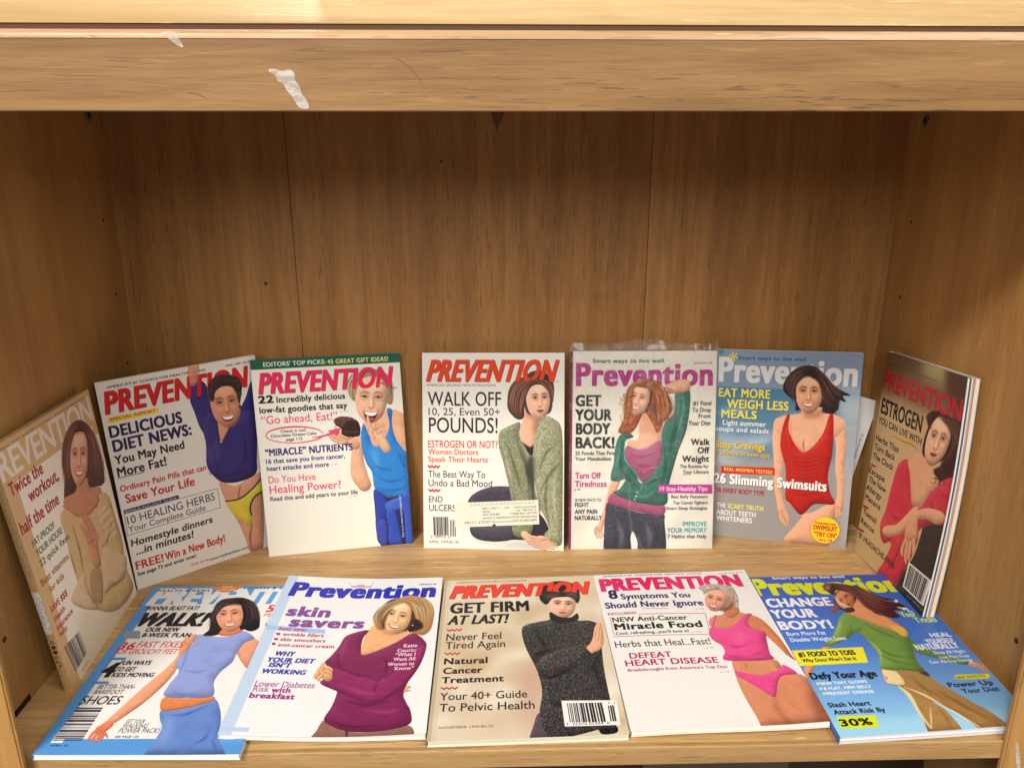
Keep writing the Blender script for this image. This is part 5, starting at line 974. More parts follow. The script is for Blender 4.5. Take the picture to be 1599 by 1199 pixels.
W_BACK = [wood('oak_veneer_back_%d' % i, 2, base=(158, 111, 56), dark=(116, 77, 37), light=(170, 123, 66), pore=.5, seed=i+1, rough=.5, streak=.8, fig=.22, flecks=.3, pscale=.62) for i in range(3)]
W_SIDE = wood('oak_veneer_side', 2, base=(176, 129, 71), dark=(142, 98, 50), light=(188, 142, 82), pore=.35, seed=6, rough=.5, streak=.6, fig=.25, flecks=.4)
W_SHELF = wood('oak_shelf', 0, base=(198, 158, 102), dark=(150, 108, 62), light=(218, 182, 128), pore=.45, seed=9, rough=.4, streak=.9, flecks=.6)
W_RAIL = wood('oak_rail', 0, base=(178, 140, 90), dark=(140, 102, 60), light=(194, 158, 108), pore=.5, seed=12, rough=.5, streak=1., flecks=.25, pscale=.7)
W_RAILU = wood('oak_rail_upper', 0, base=(142, 104, 57), dark=(104, 70, 36), light=(160, 122, 73), pore=.55, seed=13, rough=.5, streak=1.1, flecks=.2, pscale=.7)
W_EDGE = wood('oak_edge_band', 0, base=(182, 144, 102), dark=(150, 110, 72), light=(214, 184, 150), pore=.2, seed=15, rough=.3, streak=.5)

W_TOP = wood('oak_top', 0, base=(178, 146, 100), dark=(150, 116, 74), light=(194, 164, 118), pore=.25, seed=17, rough=.35, streak=.6)
# ------------------------------------------------------------------ object helpers
def link(name, bm, mat, parent=None, smooth=False):
    me = bpy.data.meshes.new(name); bm.to_mesh(me); bm.free()
    for mm in (mat if isinstance(mat, (list, tuple)) else [mat]): me.materials.append(mm)
    if smooth:
        for p in me.polygons: p.use_smooth = True
    o = bpy.data.objects.new(name, me); COL.objects.link(o)
    if parent is not None: o.parent = parent; o.matrix_parent_inverse = Matrix.Translation(-abs_loc(parent))
    return o
def abs_loc(o):   # parts are modelled in world space, so only an Empty shifts its children
    return Vector(o.location) if o.type == 'EMPTY' else Vector((0, 0, 0))
def empty(name, loc, label, cat, group=None):
    o = bpy.data.objects.new(name, None); COL.objects.link(o); o.location = loc; o.empty_display_size = .02
    o['label'] = label; o['category'] = cat
    if group: o['group'] = group
    return o
def bm_box(x0, x1, y0, y1, z0, z1, bev=0., seg=2):
    bm = bmesh.new(); bmesh.ops.create_cube(bm, size=1)
    for v in bm.verts: v.co = Vector(((x0+x1)/2+v.co.x*(x1-x0), (y0+y1)/2+v.co.y*(y1-y0), (z0+z1)/2+v.co.z*(z1-z0)))
    if bev: bmesh.ops.bevel(bm, geom=list(bm.edges), offset=bev, segments=seg, affect='EDGES', clamp_overlap=True)
    return bm
def bm_extrude(profile, x0, x1, nx=1):
    """profile: list of (y,z) counter-clockwise seen from +x; extruded along x"""
    bm = bmesh.new(); rows = []
    for i in range(nx+1):
        x = x0+(x1-x0)*i/nx; rows.append([bm.verts.new((x, y, z)) for y, z in profile])
    n = len(profile)
    for i in range(nx):
        for j in range(n): bm.faces.new((rows[i][j], rows[i][(j+1) % n], rows[i+1][(j+1) % n], rows[i+1][j]))
    bm.faces.new(rows[0][::-1]); bm.faces.new(rows[-1]); bmesh.ops.recalc_face_normals(bm, faces=bm.faces); return bm

# ------------------------------------------------------------------ the bookshelf
XW, YB, ZH, ZT = .349, .2700, .3923, .4251
ST = -.036   # front plane of the uprights
shelf = empty('bookshelf', (0, .1, 0), 'oak veneer bookshelf with deep open shelf full of magazines', 'bookshelf')
sx = [-XW, hit(452, 300, 1, YB)[0], hit(1013, 350, 1, YB)[0], XW]
for i in range(3):
    link('back_panel', bm_box(sx[i]+(.0002 if i else 0), sx[i+1]-(.0002 if i < 2 else 0), YB, YB+.008, -.30, .46, .0003, 1), W_BACK[i], shelf)
link('backing', bm_box(-XW-.01, XW+.01, YB+.0085, YB+.012, -.32, .47), plain('dark_backing', (40, 26, 16), .9), shelf)
for sg in (-1, 1):
    p = bm_box(min(sg*XW, sg*(XW+.019)), max(sg*XW, sg*(XW+.019)), ST+.0052, YB+.0080, -.32, .60, .0008, 1)
    side = link('side_panel', p, W_SIDE, shelf)
    xi = .3145 if sg > 0 else .3182
    link('face_stile', bm_box(min(sg*xi, sg*(XW+.019)), max(sg*xi, sg*(XW+.019)), ST, ST+.0049, -.32, .60, .0012, 3), W_SIDE, side)
    ring = plain('screw_plate', (120, 116, 106), .45, .5, .6) if sg < 0 else bpy.data.materials['screw_plate']
    hole = plain('peg_hole_dark', (66, 42, 24), .9) if sg < 0 else bpy.data.materials['peg_hole_dark']
    def disc(name, px, py, r, mat, th=.0012, dx=0., rz=1.):
        q = hit(px, py, 0, sg*XW); bm = bmesh.new(); bmesh.ops.create_cone(bm, cap_ends=True, segments=20, radius1=r, radius2=r*.9, depth=th)
        for v in bm.verts: x, y, z = v.co; v.co = Vector((q[0]-sg*(th/2+dx-z*1.0*0)+(-sg)*z*1.0, q[1]+x, q[2]+y*rz))
        bmesh.ops.recalc_face_normals(bm, faces=bm.faces); return link(name, bm, mat, side)
    if sg < 0:
        q = (136, 181); holes = [(161, 344), (181, 459), (199, 567), (7, 998)]
    else:
        q = (1447, 190); holes = [(1423, 347), (1406, 464), (1587, 1000)]
    disc('screw', q[0], q[1], .0048, ring, .0016, 0., 1.0); disc('screw', q[0], q[1]-1, .0022, hole, .0006, .0016)
    for h in holes: disc('peg_hole', h[0], h[1], .0014 if h[1] < 900 else .0022, hole, .0003)
# the shelf board and its front edge
def front_y(x): return -.030-.0098*x
bm = bmesh.new(); T = .0150
vs = [bm.verts.new(c) for z in (-T, 0) for c in ((-XW+.0004, front_y(-XW)+.004, z), (XW-.0004, front_y(XW)+.004, z), (XW-.0004, YB-.0004, z), (-XW+.0004, YB-.0004, z))]
for f in ((3, 2, 1, 0), (4, 5, 6, 7), (0, 1, 5, 4), (1, 2, 6, 5), (2, 3, 7, 6), (3, 0, 4, 7)): bm.faces.new([vs[i] for i in f])
board = link('shelf_board', bm, W_SHELF, shelf)
bm = bmesh.new(); ring_ = []
prof = [(.0039, -T), (.0039, -.0002)]+[(.0012-.0012*math.sin(a), -.0014+.0012*math.cos(a)) for a in np.linspace(0, math.pi/2, 4)]+[(0, -T+.001), (.001, -T)]
X0, X1 = -.3180, .3143
for x in np.linspace(X0, X1, 12):
    wob = .0003*math.sin(x*31)+.0002*math.sin(x*73+1); ring_.append([bm.verts.new((x, front_y(x)+y, z+wob*(1 if z > -.003 else 0)*.6)) for y, z in prof])
for a, b in zip(ring_[:-1], ring_[1:]):
    for j in range(len(prof)): bm.faces.new((a[j], b[j], b[(j+1) % len(prof)], a[(j+1) % len(prof)]))
bm.faces.new(ring_[0]); bm.faces.new(ring_[-1][::-1]); bmesh.ops.recalc_face_normals(bm, faces=bm.faces)
link('front_edge', bm, W_RAIL, board)
# the upper shelf: board, front rail, rounded edge strip, groove and the sloping top
up = link('upper_shelf_board', bm_box(-XW+.0004, XW-.0004, -.008, YB-.0004, ZH+.026, ZH+.0325, .0005, 1), W_SHELF, shelf)
H1 = .4249
link('front_rail', bm_extrude([(-.0305, ZH), (-.0305, H1), (-.0085, H1), (-.0085, ZH), (-.0285, ZH-.0006)], -.3180, .3143, 1), W_RAILU, up)
arc = [(-.0305+.0042-.0042*math.cos(a), H1+.0003+.0044*math.sin(a)) for a in np.linspace(0, math.pi/2, 7)]
link('edge_strip', bm_extrude([(-.0305, H1+.0003)]+arc[1:]+[(-.0235, H1+.0047), (-.0235, H1+.0003)], -.3180, .3143, 1), W_EDGE, up)
link('groove_shade', bm_extrude([(-.0225, H1+.0003), (-.0225, H1+.0078), (-.0190, H1+.0078), (-.0190, H1+.0003)], -.3180, .3143, 1), plain('groove_shade_dark', (84, 56, 34), .8), up)  # solid strip, the shade of the gap put into its dark colour
link('top_panel', bm_extrude([(-.0232, H1+.0078), (-.0226, H1+.0086), (.030, H1+.052), (.030, H1+.0082), (-.0190, H1+.0079)], -.3180, .3143, 1), W_TOP, up)
link('chipped_gap', bm_box(-XW+.0001, -XW+.0006, -.006, .030, .0002, .0045), plain('gap_dark', (26, 15, 9), .9), shelf)
# paint marks and scratches on the rail
def patch(name, pts, mat, y, parent, th=.00015):
    bm = bmesh.new(); q = smooth_closed([hit(px, py, 1, y)[[0, 2]] for px, py in pts], 5)
    a = [bm.verts.new((x, y-th, z)) for x, z in q]; b = [bm.verts.new((x, y-.00001, z)) for x, z in q]
    bm.faces.new(a); n = len(a)
    for i in range(n): bm.faces.new((a[i], b[i], b[(i+1) % n], a[(i+1) % n]))
    bmesh.ops.recalc_face_normals(bm, faces=bm.faces); return link(name, bm, mat, parent)
def smear_mat():
    m, nt, b = new_mat('white_paint_smear'); N = nt.nodes; b.inputs['Base Color'].default_value = lin((214, 206, 200)); b.inputs['Roughness'].default_value = .5
    tc = N.new('ShaderNodeTexCoord'); mp = N.new('ShaderNodeMapping'); mp.inputs['Scale'].default_value = (150, 150, 500); mp.inputs['Rotation'].default_value = (0, .9, 0); n = N.new('ShaderNodeTexNoise'); n.inputs['Scale'].default_value = 1; n.inputs['Detail'].default_value = 4
    r = N.new('ShaderNodeValToRGB'); r.color_ramp.elements[0].position = .38; r.color_ramp.elements[1].position = .60; r.color_ramp.elements[0].color = (.34, .34, .34, 1); r.color_ramp.elements[1].color = (.72, .72, .72, 1)
    nt.links.new(tc.outputs['Object'], mp.inputs[0]); nt.links.new(mp.outputs[0], n.inputs['Vector']); nt.links.new(n.outputs[0], r.inputs[0]); nt.links.new(r.outputs[0], b.inputs['Alpha']); return m
SM = smear_mat(); RY = -.0305
patch('paint_smear', [(419, 110), (428, 108), (440, 111), (452, 109), (460, 116), (461, 126), (468, 136), (472, 148), (479, 157), (482, 169), (474, 170), (467, 168), (459, 156), (455, 150), (447, 141), (443, 132), (434, 127), (430, 119)], SM, RY, up)
patch('paint_smear', [(252, 52), (262, 50), (275, 52), (279, 60), (283, 66), (286, 74), (277, 71), (269, 65), (262, 60)], SM, RY, up)
patch('paint_smear', [(1586, 1160), (1590, 1162), (1593, 1196), (1588, 1199), (1586, 1180)], SM, ST, shelf)
SCR = plain('scratch_brown', (120, 76, 44), .7)
patch('scratch', [(612, 90), (626, 95.2), (645, 110), (658, 128), (664, 141), (656.4, 128), (643.6, 111.4), (627, 97)], SCR, RY, up, .0001)
patch('scratch', [(290, 146), (306, 145.6), (324, 155), (306, 147.4)], SCR, RY, up, .0001)
KN = plain('knot_dark', (64, 34, 18), .8)
def knot(px, py, rx, rz):
    patch('knot', [(px+rx*math.cos(a), py+rz*math.sin(a)) for a in np.linspace(0, 6.28, 9)[:-1]], KN, YB, shelf, .0001)
for k_ in ((689, 252, 1.6, 2.2), (415, 443, 2.4, 2.6)): knot(*k_)
patch('knot', [(768, 170), (786, 170), (785, 186), (779, 194), (776, 204), (773, 195), (769, 186)], plain('knot_brown', (112, 70, 33), .7), YB, shelf, .0001)

# ------------------------------------------------------------------ magazines
def print_mat(name, img, gloss=.32, crease=0., wear=0.):
    h, w = img.shape[:2]
    im = bpy.data.images.new(name, w, h); px = np.ones((h, w, 4), np.float32); px[..., :3] = img[::-1]/255.; im.pixels.foreach_set(px.ravel()); im.pack()
    m, nt, b = new_mat(name); N = nt.nodes; t = N.new('ShaderNodeTexImage'); t.image = im; t.interpolation = 'Cubic'; t.extension = 'EXTEND'
    uvn = N.new('ShaderNodeUVMap'); uvn.uv_map = 'uv'; nt.links.new(uvn.outputs[0], t.inputs[0])
    nt.links.new(t.outputs[0], b.inputs['Base Color']); b.inputs['Roughness'].default_value = gloss+.12; b.inputs['Specular IOR Level'].default_value = .26; b.inputs['Coat Weight'].default_value = .12; b.inputs['Coat Roughness'].default_value = gloss*.6
    tc = N.new('ShaderNodeTexCoord'); n = N.new('ShaderNodeTexNoise'); n.inputs['Scale'].default_value = 34; n.inputs['Detail'].default_value = 3; nt.links.new(tc.outputs['Object'], n.inputs['Vector'])
    bp = N.new('ShaderNodeBump'); bp.inputs['Strength'].default_value = .22+crease; bp.inputs['Distance'].default_value = .002; nt.links.new(n.outputs[0], bp.inputs['Height']); nt.links.new(bp.outputs[0], b.inputs['Normal'])
    return m
def paper_mat():
    m, nt, b = new_mat('page_paper'); N = nt.nodes; at = N.new('ShaderNodeAttribute'); at.attribute_name = 'tone'; at.attribute_type = 'GEOMETRY'
    nt.links.new(at.outputs[0], b.inputs['Base Color']); b.inputs['Roughness'].default_value = .8; b.inputs['Specular IOR Level'].default_value = .2; return m
PAPER = paper_mat()

class Sheet:
    def __init__(s, P, t, bend): s.P = [np.array(p, float) for p in P]; s.t = t; s.bend = bend; TL, TR, BR, BL = s.P; s.n = np.cross(TR-TL+BR-BL, TL-BL+TR-BR); s.n /= np.linalg.norm(s.n)
    def at(s, u, v, w=0., extra=0.):   # v 0 top .. 1 bottom
        TL, TR, BR, BL = s.P; p = (TL*(1-u)+TR*u)*(1-v)+(BL*(1-u)+BR*u)*v
        return Vector(p+s.n*(s.bend(min(max(u, 0), 1), min(max(v, 0), 1))-w+extra))
def slab(bm, sh, u0, u1, v0, v1, w0, w1, nu=12, nv=12, tone=None, lay=None, uvlay=None, rim=True, bottom=False, back=False):
    top = [[bm.verts.new(sh.at(u0+(u1-u0)*i/nu, v0+(v1-v0)*j/nv, w0)) for i in range(nu+1)] for j in range(nv+1)]
    fs = []
    for j in range(nv):
        for i in range(nu):
            f = bm.faces.new((top[j][i], top[j+1][i], top[j+1][i+1], top[j][i+1])); fs.append(f)
            if uvlay is not None:
                for l, (a, b_) in zip(f.loops, ((i, j), (i, j+1), (i+1, j+1), (i+1, j))): l[uvlay].uv = (u0+(u1-u0)*a/nu, 1-(v0+(v1-v0)*b_/nv))
    bot = {}
    border = [(0, i) for i in range(nu)]+[(j, nu) for j in range(nv)]+[(nv, nu-i) for i in range(nu)]+[(nv-j, 0) for j in range(nv)]
    lowv = [bm.verts.new(sh.at(u0+(u1-u0)*i/nu, v0+(v1-v0)*j/nv, w1)) for j, i in border]
    n = len(border)
    for q in range(n):
        a = top[border[q][0]][border[q][1]]; b_ = top[border[(q+1) % n][0]][border[(q+1) % n][1]]
        f = bm.faces.new((a, b_, lowv[(q+1) % n], lowv[q])); fs.append(f)
        if uvlay is not None:
            for l, (jj, ii) in zip(f.loops, (border[q], border[(q+1) % n], border[(q+1) % n], border[q])): l[uvlay].uv = (u0+(u1-u0)*ii/nu, 1-(v0+(v1-v0)*jj/nv))
    if bottom:
        grid = [[bm.verts.new(sh.at(u0+(u1-u0)*i/nu, v0+(v1-v0)*j/nv, w1)) for i in range(nu+1)] for j in range(nv+1)]
        for j in range(nv):
            for i in range(nu): fs.append(bm.faces.new((grid[j][i], grid[j][i+1], grid[j+1][i+1], grid[j+1][i])))
    if lay is not None:
        for f in fs:
            for l in f.loops: l[lay] = tone
    return fs

def magazine(key, P, t, label, img, spine=(226, 222, 214), back=(214, 208, 200), tones=None, bend=lambda u, v: 0., pages=14, gloss=.32, spine_img=None, group='magazines set out on the shelf', crease=0., jit=.0005, seed=0, curl=0.):
    rg = random.Random(seed*7+3); sh = Sheet(P, t, bend); base = sh.at(.5, 1, t)
    W_ = np.linalg.norm(sh.P[1]-sh.P[0]); H_ = np.linalg.norm(sh.P[3]-sh.P[0])
    root = empty('magazine', base, label, 'magazine', group)
    shc_ = Sheet(P, t, lambda u, v: bend(u, v)+curl*(u**5)*(.5+.5*v)); shc_.n = sh.n
    bm = bmesh.new(); uvl = bm.loops.layers.uv.new('uv'); slab(bm, shc_, 0, 1, 0, 1, 0, .00028, 18, 18, uvlay=uvl, bottom=True)
    cov = link('front_cover', bm, print_mat('cover_print_'+key, img, gloss, crease) if img is not None else plain('cover_'+key, spine, .45), root, True)
    # smooth shading only on the sheet, sharp at its rim
    try: cov.data.set_sharp_from_angle(angle=math.radians(50))
    except Exception: pass
    bm = bmesh.new(); cl = bm.loops.layers.float_color.new('tone'); w = .0003; t1 = t-.0003
    for i in range(pages):
        w1 = .0003+(t1-.0003)*(i+1)/pages
        if tones is not None: c = tones[min(len(tones)-1, int(i*len(tones)/pages))]
        else: c = rg.choice([(232, 228, 220), (226, 220, 210), (236, 234, 230), (214, 206, 196), (230, 222, 206)])
        c = lin(c); m_ = .0006/W_
        du = rg.uniform(0, jit)/W_; dv = rg.uniform(0, jit)/H_; dv2 = rg.uniform(0, jit)/H_
        slab(bm, sh, .0006/W_, 1-.0004/W_-du, .0003/H_+dv2, 1-.0003/H_-dv, w+.00002, w1-.00002, 12, 12, tone=c, lay=cl); w = w1
    pb = link('page_block', bm, PAPER, root); pb['kind'] = 'stuff'
    bm = bmesh.new(); slab(bm, sh, 0, 1-.0002/W_, .0002/H_, 1-.0002/H_, t-.00028, t, 12, 12, bottom=True); link('back_cover', bm, plain('back_cover_'+key, back, .45), root)
    # spine: wraps the left edge
    bm = bmesh.new(); uvl = bm.loops.layers.uv.new('uv'); nv = 18; k = 6; rows = []
    for j in range(nv+1):
        v = j/nv; r = []
        for a in range(k+1):
            f = a/k; bul = .00045*math.sin(f*math.pi); p = np.array(sh.at(0, v, t*f)); d = np.array(sh.at(0, v, 0))-np.array(sh.at(.1, v, 0)); d /= np.linalg.norm(d); r.append(bm.verts.new(Vector(p+d*(bul+.00004))))
        rows.append(r)
    for j in range(nv):
        for a in range(k):
            f = bm.faces.new((rows[j][a], rows[j][a+1], rows[j+1][a+1], rows[j+1][a]))
            for l, (aa, jj) in zip(f.loops, ((a, j), (a+1, j), (a+1, j+1), (a, j+1))): l[uvl].uv = (1-aa/k, 1-jj/nv)
    link('spine', bm, print_mat('spine_print_'+key, spine_img, .5) if spine_img is not None else plain('spine_'+key, spine, .45), root, True)
    return root, sh

PX = CORNERS
def on_plane(name, zs): return [hit(px, py, 2, z) for (px, py), z in zip(PX[name], zs)]
def standing(name, yz, zb=(0., 0.)):
    (a, b, c, d) = PX[name]
    TL, TR = [CAMP+ray(*p)*(np.dot(np.array(q)-CAMP, ray(*p))) for p, q in ((a, yz[0]), (b, yz[1]))]
    return [TL, TR, hit(c[0], c[1], 2, zb[0]), hit(d[0], d[1], 2, zb[1])]
IMG = {}
for key in ('m1', 'm2', 'm3', 'm4', 'm5', 'm6', 'm7', 'm8', 'm9', 'm10', 'm11', 'm12'):
    IMG[key] = globals()['cover_'+key](CORNERS).finish()
def spine_m1():
    k = Cover('sp', [(0, 0), (60, 0), (60, 1020), (0, 1020)], (196, 160, 112), 60, 1020)
    k.img += blur(RNG.normal(0, 60, (1020, 60)).astype(np.float32), 2)[..., None]
    k.rectuv(.05, .56, .95, .74, (214, 208, 200), grain=.08); k.rectuv(.1, 0, .9, .5, (170, 150, 126), alpha=.5, grain=.1)
    k.text('0 71486 KK 7', 38, 780, 38, 900, 26, (70, 56, 50), bold=.05, rot=1) if False else [k.text(ch, 16, 800+i*22, 44, 800+i*22, 15, (66, 54, 48), bold=.05) for i, ch in enumerate('011KK7')]
    return k.finish()
J = JOINT
def jy(key): return J[key][0], J[key][1]
M = {}
S = lambda key, *a, **k: M.__setitem__(key, magazine(key, *a, **k))
S('m1', standing('m1', jy('m1')), .0055, 'cream magazine standing against left wall, brown haired woman with praying hands', IMG['m1'], spine_img=spine_m1(), back=(150, 120, 84), tones=[(196, 168, 128)], seed=1, gloss=.42)
S('m2', standing('m2', jy('m2')), .0045, 'white magazine leaning in left back corner, woman in purple top raising her arms', IMG['m2'], spine=(40, 34, 34), back=(110, 96, 84), curl=0.001, seed=2, gloss=.4)
S('m3', standing('m3', jy('m3')), .0032, 'magazine with green top band, curly haired woman in blue tank top eating chocolate cake', IMG['m3'], back=(60, 70, 130), curl=0.0012, seed=3, gloss=.4)
S('m4', standing('m4', jy('m4')), .0042, 'white magazine with orange title, woman in grey green cardigan leaning on the floor', IMG['m4'], seed=4, gloss=.4)
S('m5', standing('m5', jy('m5')), .0045, 'magazine in clear plastic sleeve, red curly haired woman in green cardigan and jeans', IMG['m5'], spine=(150, 44, 116), seed=5, gloss=.4)
S('m6', standing('m6', jy('m6')), .0050, 'magazine with dark haired woman in red swimsuit on a blue beach cover', IMG['m6'], spine=(110, 130, 160), back=(96, 74, 70), curl=0.0016, seed=6, gloss=.4)
m7P = standing('m7', jy('m7'), (.0072, .0))
b7 = lambda u, v: -.0035*math.sin(math.pi*v)*(.3+.7*u)
S('m7', m7P, .0056, 'tan magazine standing against right wall, woman in red sweater with big pink title', IMG['m7'], bend=b7, tones=[(236, 232, 220), (230, 224, 208), (236, 232, 220), (40, 60, 110), (96, 130, 170), (238, 234, 226), (206, 150, 130)], pages=7, seed=7, gloss=.28, back=(200, 180, 160))
sh7 = M['m7'][1]
S('m14', [p-sh7.n*.0058+np.array([0, -.001, 0]) for p in sh7.P], .0036, 'pale magazine almost hidden behind the tan one on the right wall', None, bend=b7, spine=(214, 170, 150), tones=[(238, 232, 220)], pages=6, seed=14)
sag = lambda u, v: -.0020*math.sin(math.pi*min(1, u*1.05))
S('m8', on_plane('m8', (.0048, .0046, .0046, .0048)), .0045, 'flat magazine with blue border, dark haired woman in pale blue sleeveless top', IMG['m8'], spine=(120, 170, 220), curl=0.0006, seed=8, gloss=.3, tones=[(238, 238, 236), (226, 222, 220), (244, 244, 242)])
S('m9', on_plane('m9', (.0100, .0066, .0062, .0097)), .0042, 'flat magazine with purple blue title, blonde woman in plum sweater with folded arms', IMG['m9'], spine=(226, 228, 230), bend=sag, curl=0.0011, seed=9, gloss=.3)
S('m10', on_plane('m10', (.0058, .0058, .0058, .0058)), .0054, 'worn beige flat magazine, short haired woman in black wool turtleneck, orange red title', IMG['m10'], spine=(196, 186, 160), seed=10, gloss=.36, tones=[(214, 210, 184), (206, 202, 176), (226, 222, 200)], jit=.0003)
S('m11', on_plane('m11', (.0056, .0080, .0078, .0054)), .0048, 'flat white magazine with pink title, grey haired woman in pink two piece', IMG['m11'], spine=(230, 226, 216), bend=lambda u, v: .0004*math.sin(math.pi*2*u), curl=0.0009, seed=11, gloss=.3, tones=[(232, 226, 212), (240, 236, 226), (222, 214, 198)])
S('m12', on_plane('m12', (.0066, .0072, .0072, .0066)), .0062, 'flat blue magazine by right wall, long haired woman in green shirt and khaki trousers', IMG['m12'], spine=(70, 110, 184), curl=0.0012, seed=12, gloss=.3, tones=[(206, 204, 208), (214, 212, 214), (246, 246, 246), (200, 196, 200), (230, 222, 212)])

# mailing label on the cardigan cover
root4, sh4 = M['m4']
kL = Cover('label', [(238, 870), (686, 853), (692, 985), (242, 1003)], (226, 222, 202), 448, 140); kL.f = (0, 0, 1.)
def up_text(k, t, x0, x1, y, h, col=(84, 84, 84)):
    # printed the other way up: drawn mirrored in both directions after the fact
    k.ups = getattr(k, 'ups', []); k.ups.append((t, x0, x1, y, h, col))
K2 = Cover('l2', [(0, 0), (448, 0), (448, 140), (0, 140)], (228, 224, 206), 448, 140)
K2.text('#BXBDCES*********5-DIGIT 11787', 12, 32, 400, 32, 13, (84, 84, 84), bold=.02)
K2.text('MATERNR ELIZ//HOEVEN S JOHN', 12, 52, 300, 52, 11, (84, 84, 84)); K2.text('ELLEN RIMBELL        38303 DD', 12, 72, 300, 72, 11, (84, 84, 84)); K2.text('2 NOEL PL                     PVR', 12, 90, 300, 90, 11, (84, 84, 84)); K2.text('SMITHTOWN     NY    11787-1708', 12, 108, 300, 108, 11, (84, 84, 84))
for i in range(46): K2.poly([(24+i*7.4, 120), (25.6+i*7.4, 120), (25.6+i*7.4, 127 if (i*7) % 3 else 134), (24+i*7.4, 127 if (i*7) % 3 else 134)], (90, 90, 92), sm=False)
K2.ell((240, 4), 9, 7, (60, 58, 60))
limg = K2.finish()[::-1, ::-1].copy()
bm = bmesh.new(); uvl = bm.loops.layers.uv.new('uv'); kf = Cover('x', PX['m4'], TW=10, TH=10); kf.fr(640, 530, 3.427)
cu = [kf.uv(p) for p in ((238, 870), (686, 853), (692, 985), (242, 1003))]
vs = [bm.verts.new(sh4.at(u, v, 0, .00035)) for u, v in cu]; f = bm.faces.new((vs[0], vs[3], vs[2], vs[1]))
for l, c in zip(f.loops, ((0, 1), (0, 0), (1, 0), (1, 1))): l[uvl].uv = c
lo = [bm.verts.new(sh4.at(u, v, 0, .00003)) for u, v in cu]
for i in range(4): bm.faces.new((vs[i], vs[(i+1) % 4], lo[(i+1) % 4], lo[i]))
link('mailing_label', bm, print_mat('label_print', limg, .5), root4)

# clear sleeve round the red haired cover
def film_mat(glint=.06):
    m, nt, b = new_mat('clear_film'); N = nt.nodes; N.remove(b); out = N['Material Output']
    tr = N.new('ShaderNodeBsdfTransparent'); tr.inputs[0].default_value = (.97, .97, .97, 1); gl = N.new('ShaderNodeBsdfGlossy'); gl.inputs['Roughness'].default_value = .12
    fr = N.new('ShaderNodeFresnel'); fr.inputs[0].default_value = 1.45; mx = N.new('ShaderNodeMixShader')
    mul = N.new('ShaderNodeMath'); mul.operation = 'MULTIPLY_ADD'; mul.inputs[1].default_value = .7; mul.inputs[2].default_value = .0
    tc = N.new('ShaderNodeTexCoord'); n = N.new('ShaderNodeTexNoise'); n.inputs['Scale'].default_value = 60; n.inputs['Detail'].default_value = 5; n.inputs['Distortion'].default_value = 1.5
    bp = N.new('ShaderNodeBump'); bp.inputs['Strength'].default_value = .8; bp.inputs['Distance'].default_value = .003
    Lk = nt.links.new; Lk(tc.outputs['Object'], n.inputs['Vector']); Lk(n.outputs[0], bp.inputs['Height']); Lk(bp.outputs[0], gl.inputs['Normal']);
    Lk(fr.outputs[0], mul.inputs[0]); Lk(mul.outputs[0], mx.inputs[0]); Lk(tr.outputs[0], mx.inputs[1]); Lk(gl.outputs[0], mx.inputs[2]); 
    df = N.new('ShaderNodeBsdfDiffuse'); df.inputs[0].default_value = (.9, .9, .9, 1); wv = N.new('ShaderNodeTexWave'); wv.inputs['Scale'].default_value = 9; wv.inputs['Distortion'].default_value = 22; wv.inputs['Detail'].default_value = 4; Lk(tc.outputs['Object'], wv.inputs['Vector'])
    rp = N.new('ShaderNodeValToRGB'); rp.color_ramp.elements[0].position = .90; rp.color_ramp.elements[1].position = 1.; rp.color_ramp.elements[0].color = (.015, .015, .015, 1); rp.color_ramp.elements[1].color = (glint, glint, glint, 1); Lk(wv.outputs[1], rp.inputs[0])  # white lines painted along the crinkles in place of glints
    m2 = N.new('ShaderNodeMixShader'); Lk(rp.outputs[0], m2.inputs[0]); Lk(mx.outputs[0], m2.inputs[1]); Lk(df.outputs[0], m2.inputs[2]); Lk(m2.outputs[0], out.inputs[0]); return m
root5, sh5 = M['m5']; rg = random.Random(5); bm = bmesh.new()
nu, nv = 44, 54; g = []
for j in range(nv+1):
    r = []
    for i in range(nu+1):
        u = -.008+1.022*i/nu; v = -.045+1.055*j/nv
        e = .0008+.0005*math.sin(u*23+v*9)*math.sin(v*17-u*5)+rg.uniform(-.0001, .0001)
        if v < 0: e += rg.uniform(-.0012, .0012)+v*.04; v += .012*math.sin(u*9)*(-v/.045)+rg.uniform(-.004, .002)*(-v/.045)
        r.append(bm.verts.new(sh5.at(u, v, 0, e)))
        if v < 0: pass
    g.append(r)
for j in range(nv):
    for i in range(nu): bm.faces.new((g[j][i], g[j+1][i], g[j+1][i+1], g[j][i+1]))
bk = [[bm.verts.new(sh5.at(-.008+1.022*i/8, -.03+1.04*j/8, sh5.t+.0006)) for i in range(9)] for j in range(9)]
for j in range(8):
    for i in range(8): bm.faces.new((bk[j][i], bk[j][i+1], bk[j+1][i+1], bk[j+1][i]))
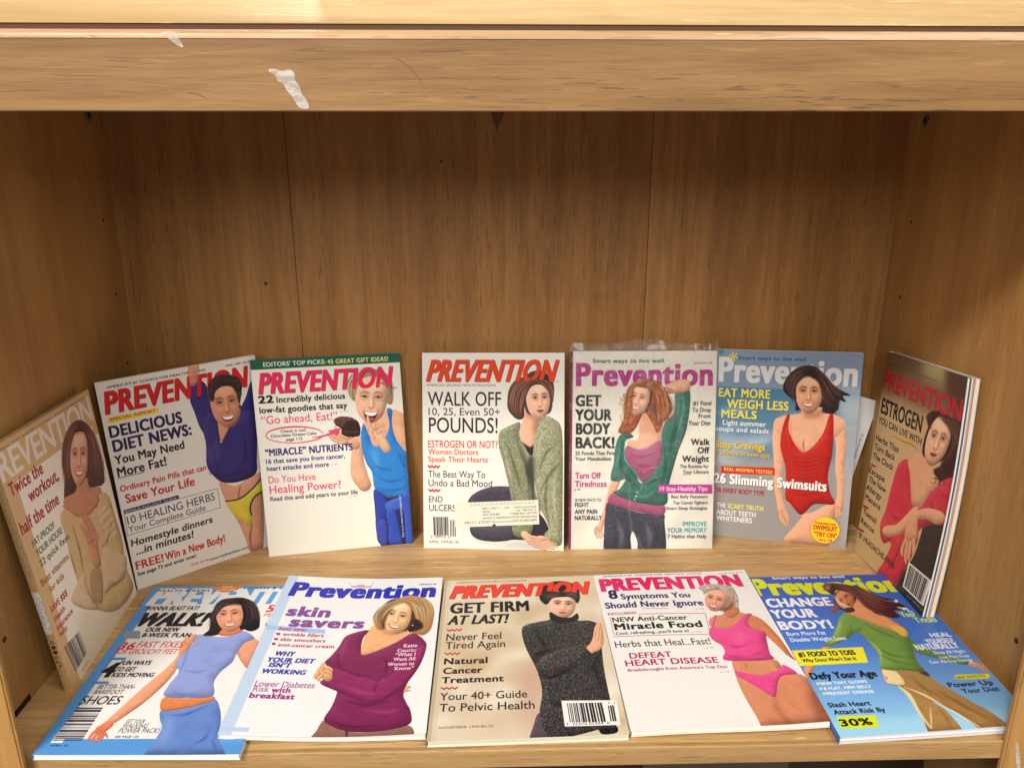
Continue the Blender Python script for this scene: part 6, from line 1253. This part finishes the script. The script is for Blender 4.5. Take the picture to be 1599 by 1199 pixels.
for f in bm.faces:
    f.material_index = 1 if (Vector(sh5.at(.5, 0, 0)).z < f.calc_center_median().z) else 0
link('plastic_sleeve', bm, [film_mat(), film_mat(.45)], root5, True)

# white printed sheet tucked behind the beach cover
q = [hit(1268, 597, 1, .2590), hit(1372, 627, 1, .2590), hit(1303, 826, 1, .2585), hit(1199, 796, 1, .2585)]
kk = Cover('card', [(1268, 597), (1372, 627), (1303, 826), (1199, 796)], (236, 236, 234), 300, 400)
for i in range(15): kk.line((1346-i*.9, 676+i*2.6), (1349-i*.9-(i % 3), 677+i*2.6), .9, (50, 50, 56))
shc = Sheet(q, .0012, lambda u, v: 0.); rc = empty('card', shc.at(.5, 1, .001), 'white printed card leaning in the gap behind the beach cover magazine', 'card')
bm = bmesh.new(); uvl = bm.loops.layers.uv.new('uv'); slab(bm, shc, 0, 1, 0, 1, 0, .0012, 2, 2, uvlay=uvl, bottom=True); link('printed_face', bm, print_mat('card_print', kk.finish(), .5), rc)

# magazines standing in the compartment below, only their top edges in view
for i, (x, y, z, c, lb) in enumerate(((.032, .020, -.026, (56, 20, 28), 'shade-darkened red magazine edge just showing in the compartment below the barcode cover'), (.150, .024, -.024, (74, 62, 58), 'shade-darkened grey brown magazine edge just showing in the compartment below the pink two piece cover'), (.262, .030, -.028, (44, 32, 22), 'shade-darkened brown magazine edge just showing in the compartment below the blue cover'))):  # colours darkened to carry the shade under the shelf
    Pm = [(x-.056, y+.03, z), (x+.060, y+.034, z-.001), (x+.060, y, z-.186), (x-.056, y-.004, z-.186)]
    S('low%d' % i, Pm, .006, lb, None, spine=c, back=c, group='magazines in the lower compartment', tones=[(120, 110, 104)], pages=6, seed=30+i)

# the magazine standing on the sloping top, its foot just at the edge of the picture; it throws the shadow on the top panel
Pm = [(-.118, .010, .590), (.026, .012, .592), (.034, .0075, .4615), (-.110, .0055, .4605)]
S('top', Pm, .006, 'magazine standing on top of the bookshelf, only its bottom edge in view', None, spine=(226, 222, 214), back=(70, 60, 54), group='magazines on top of the bookshelf', pages=8, seed=41)
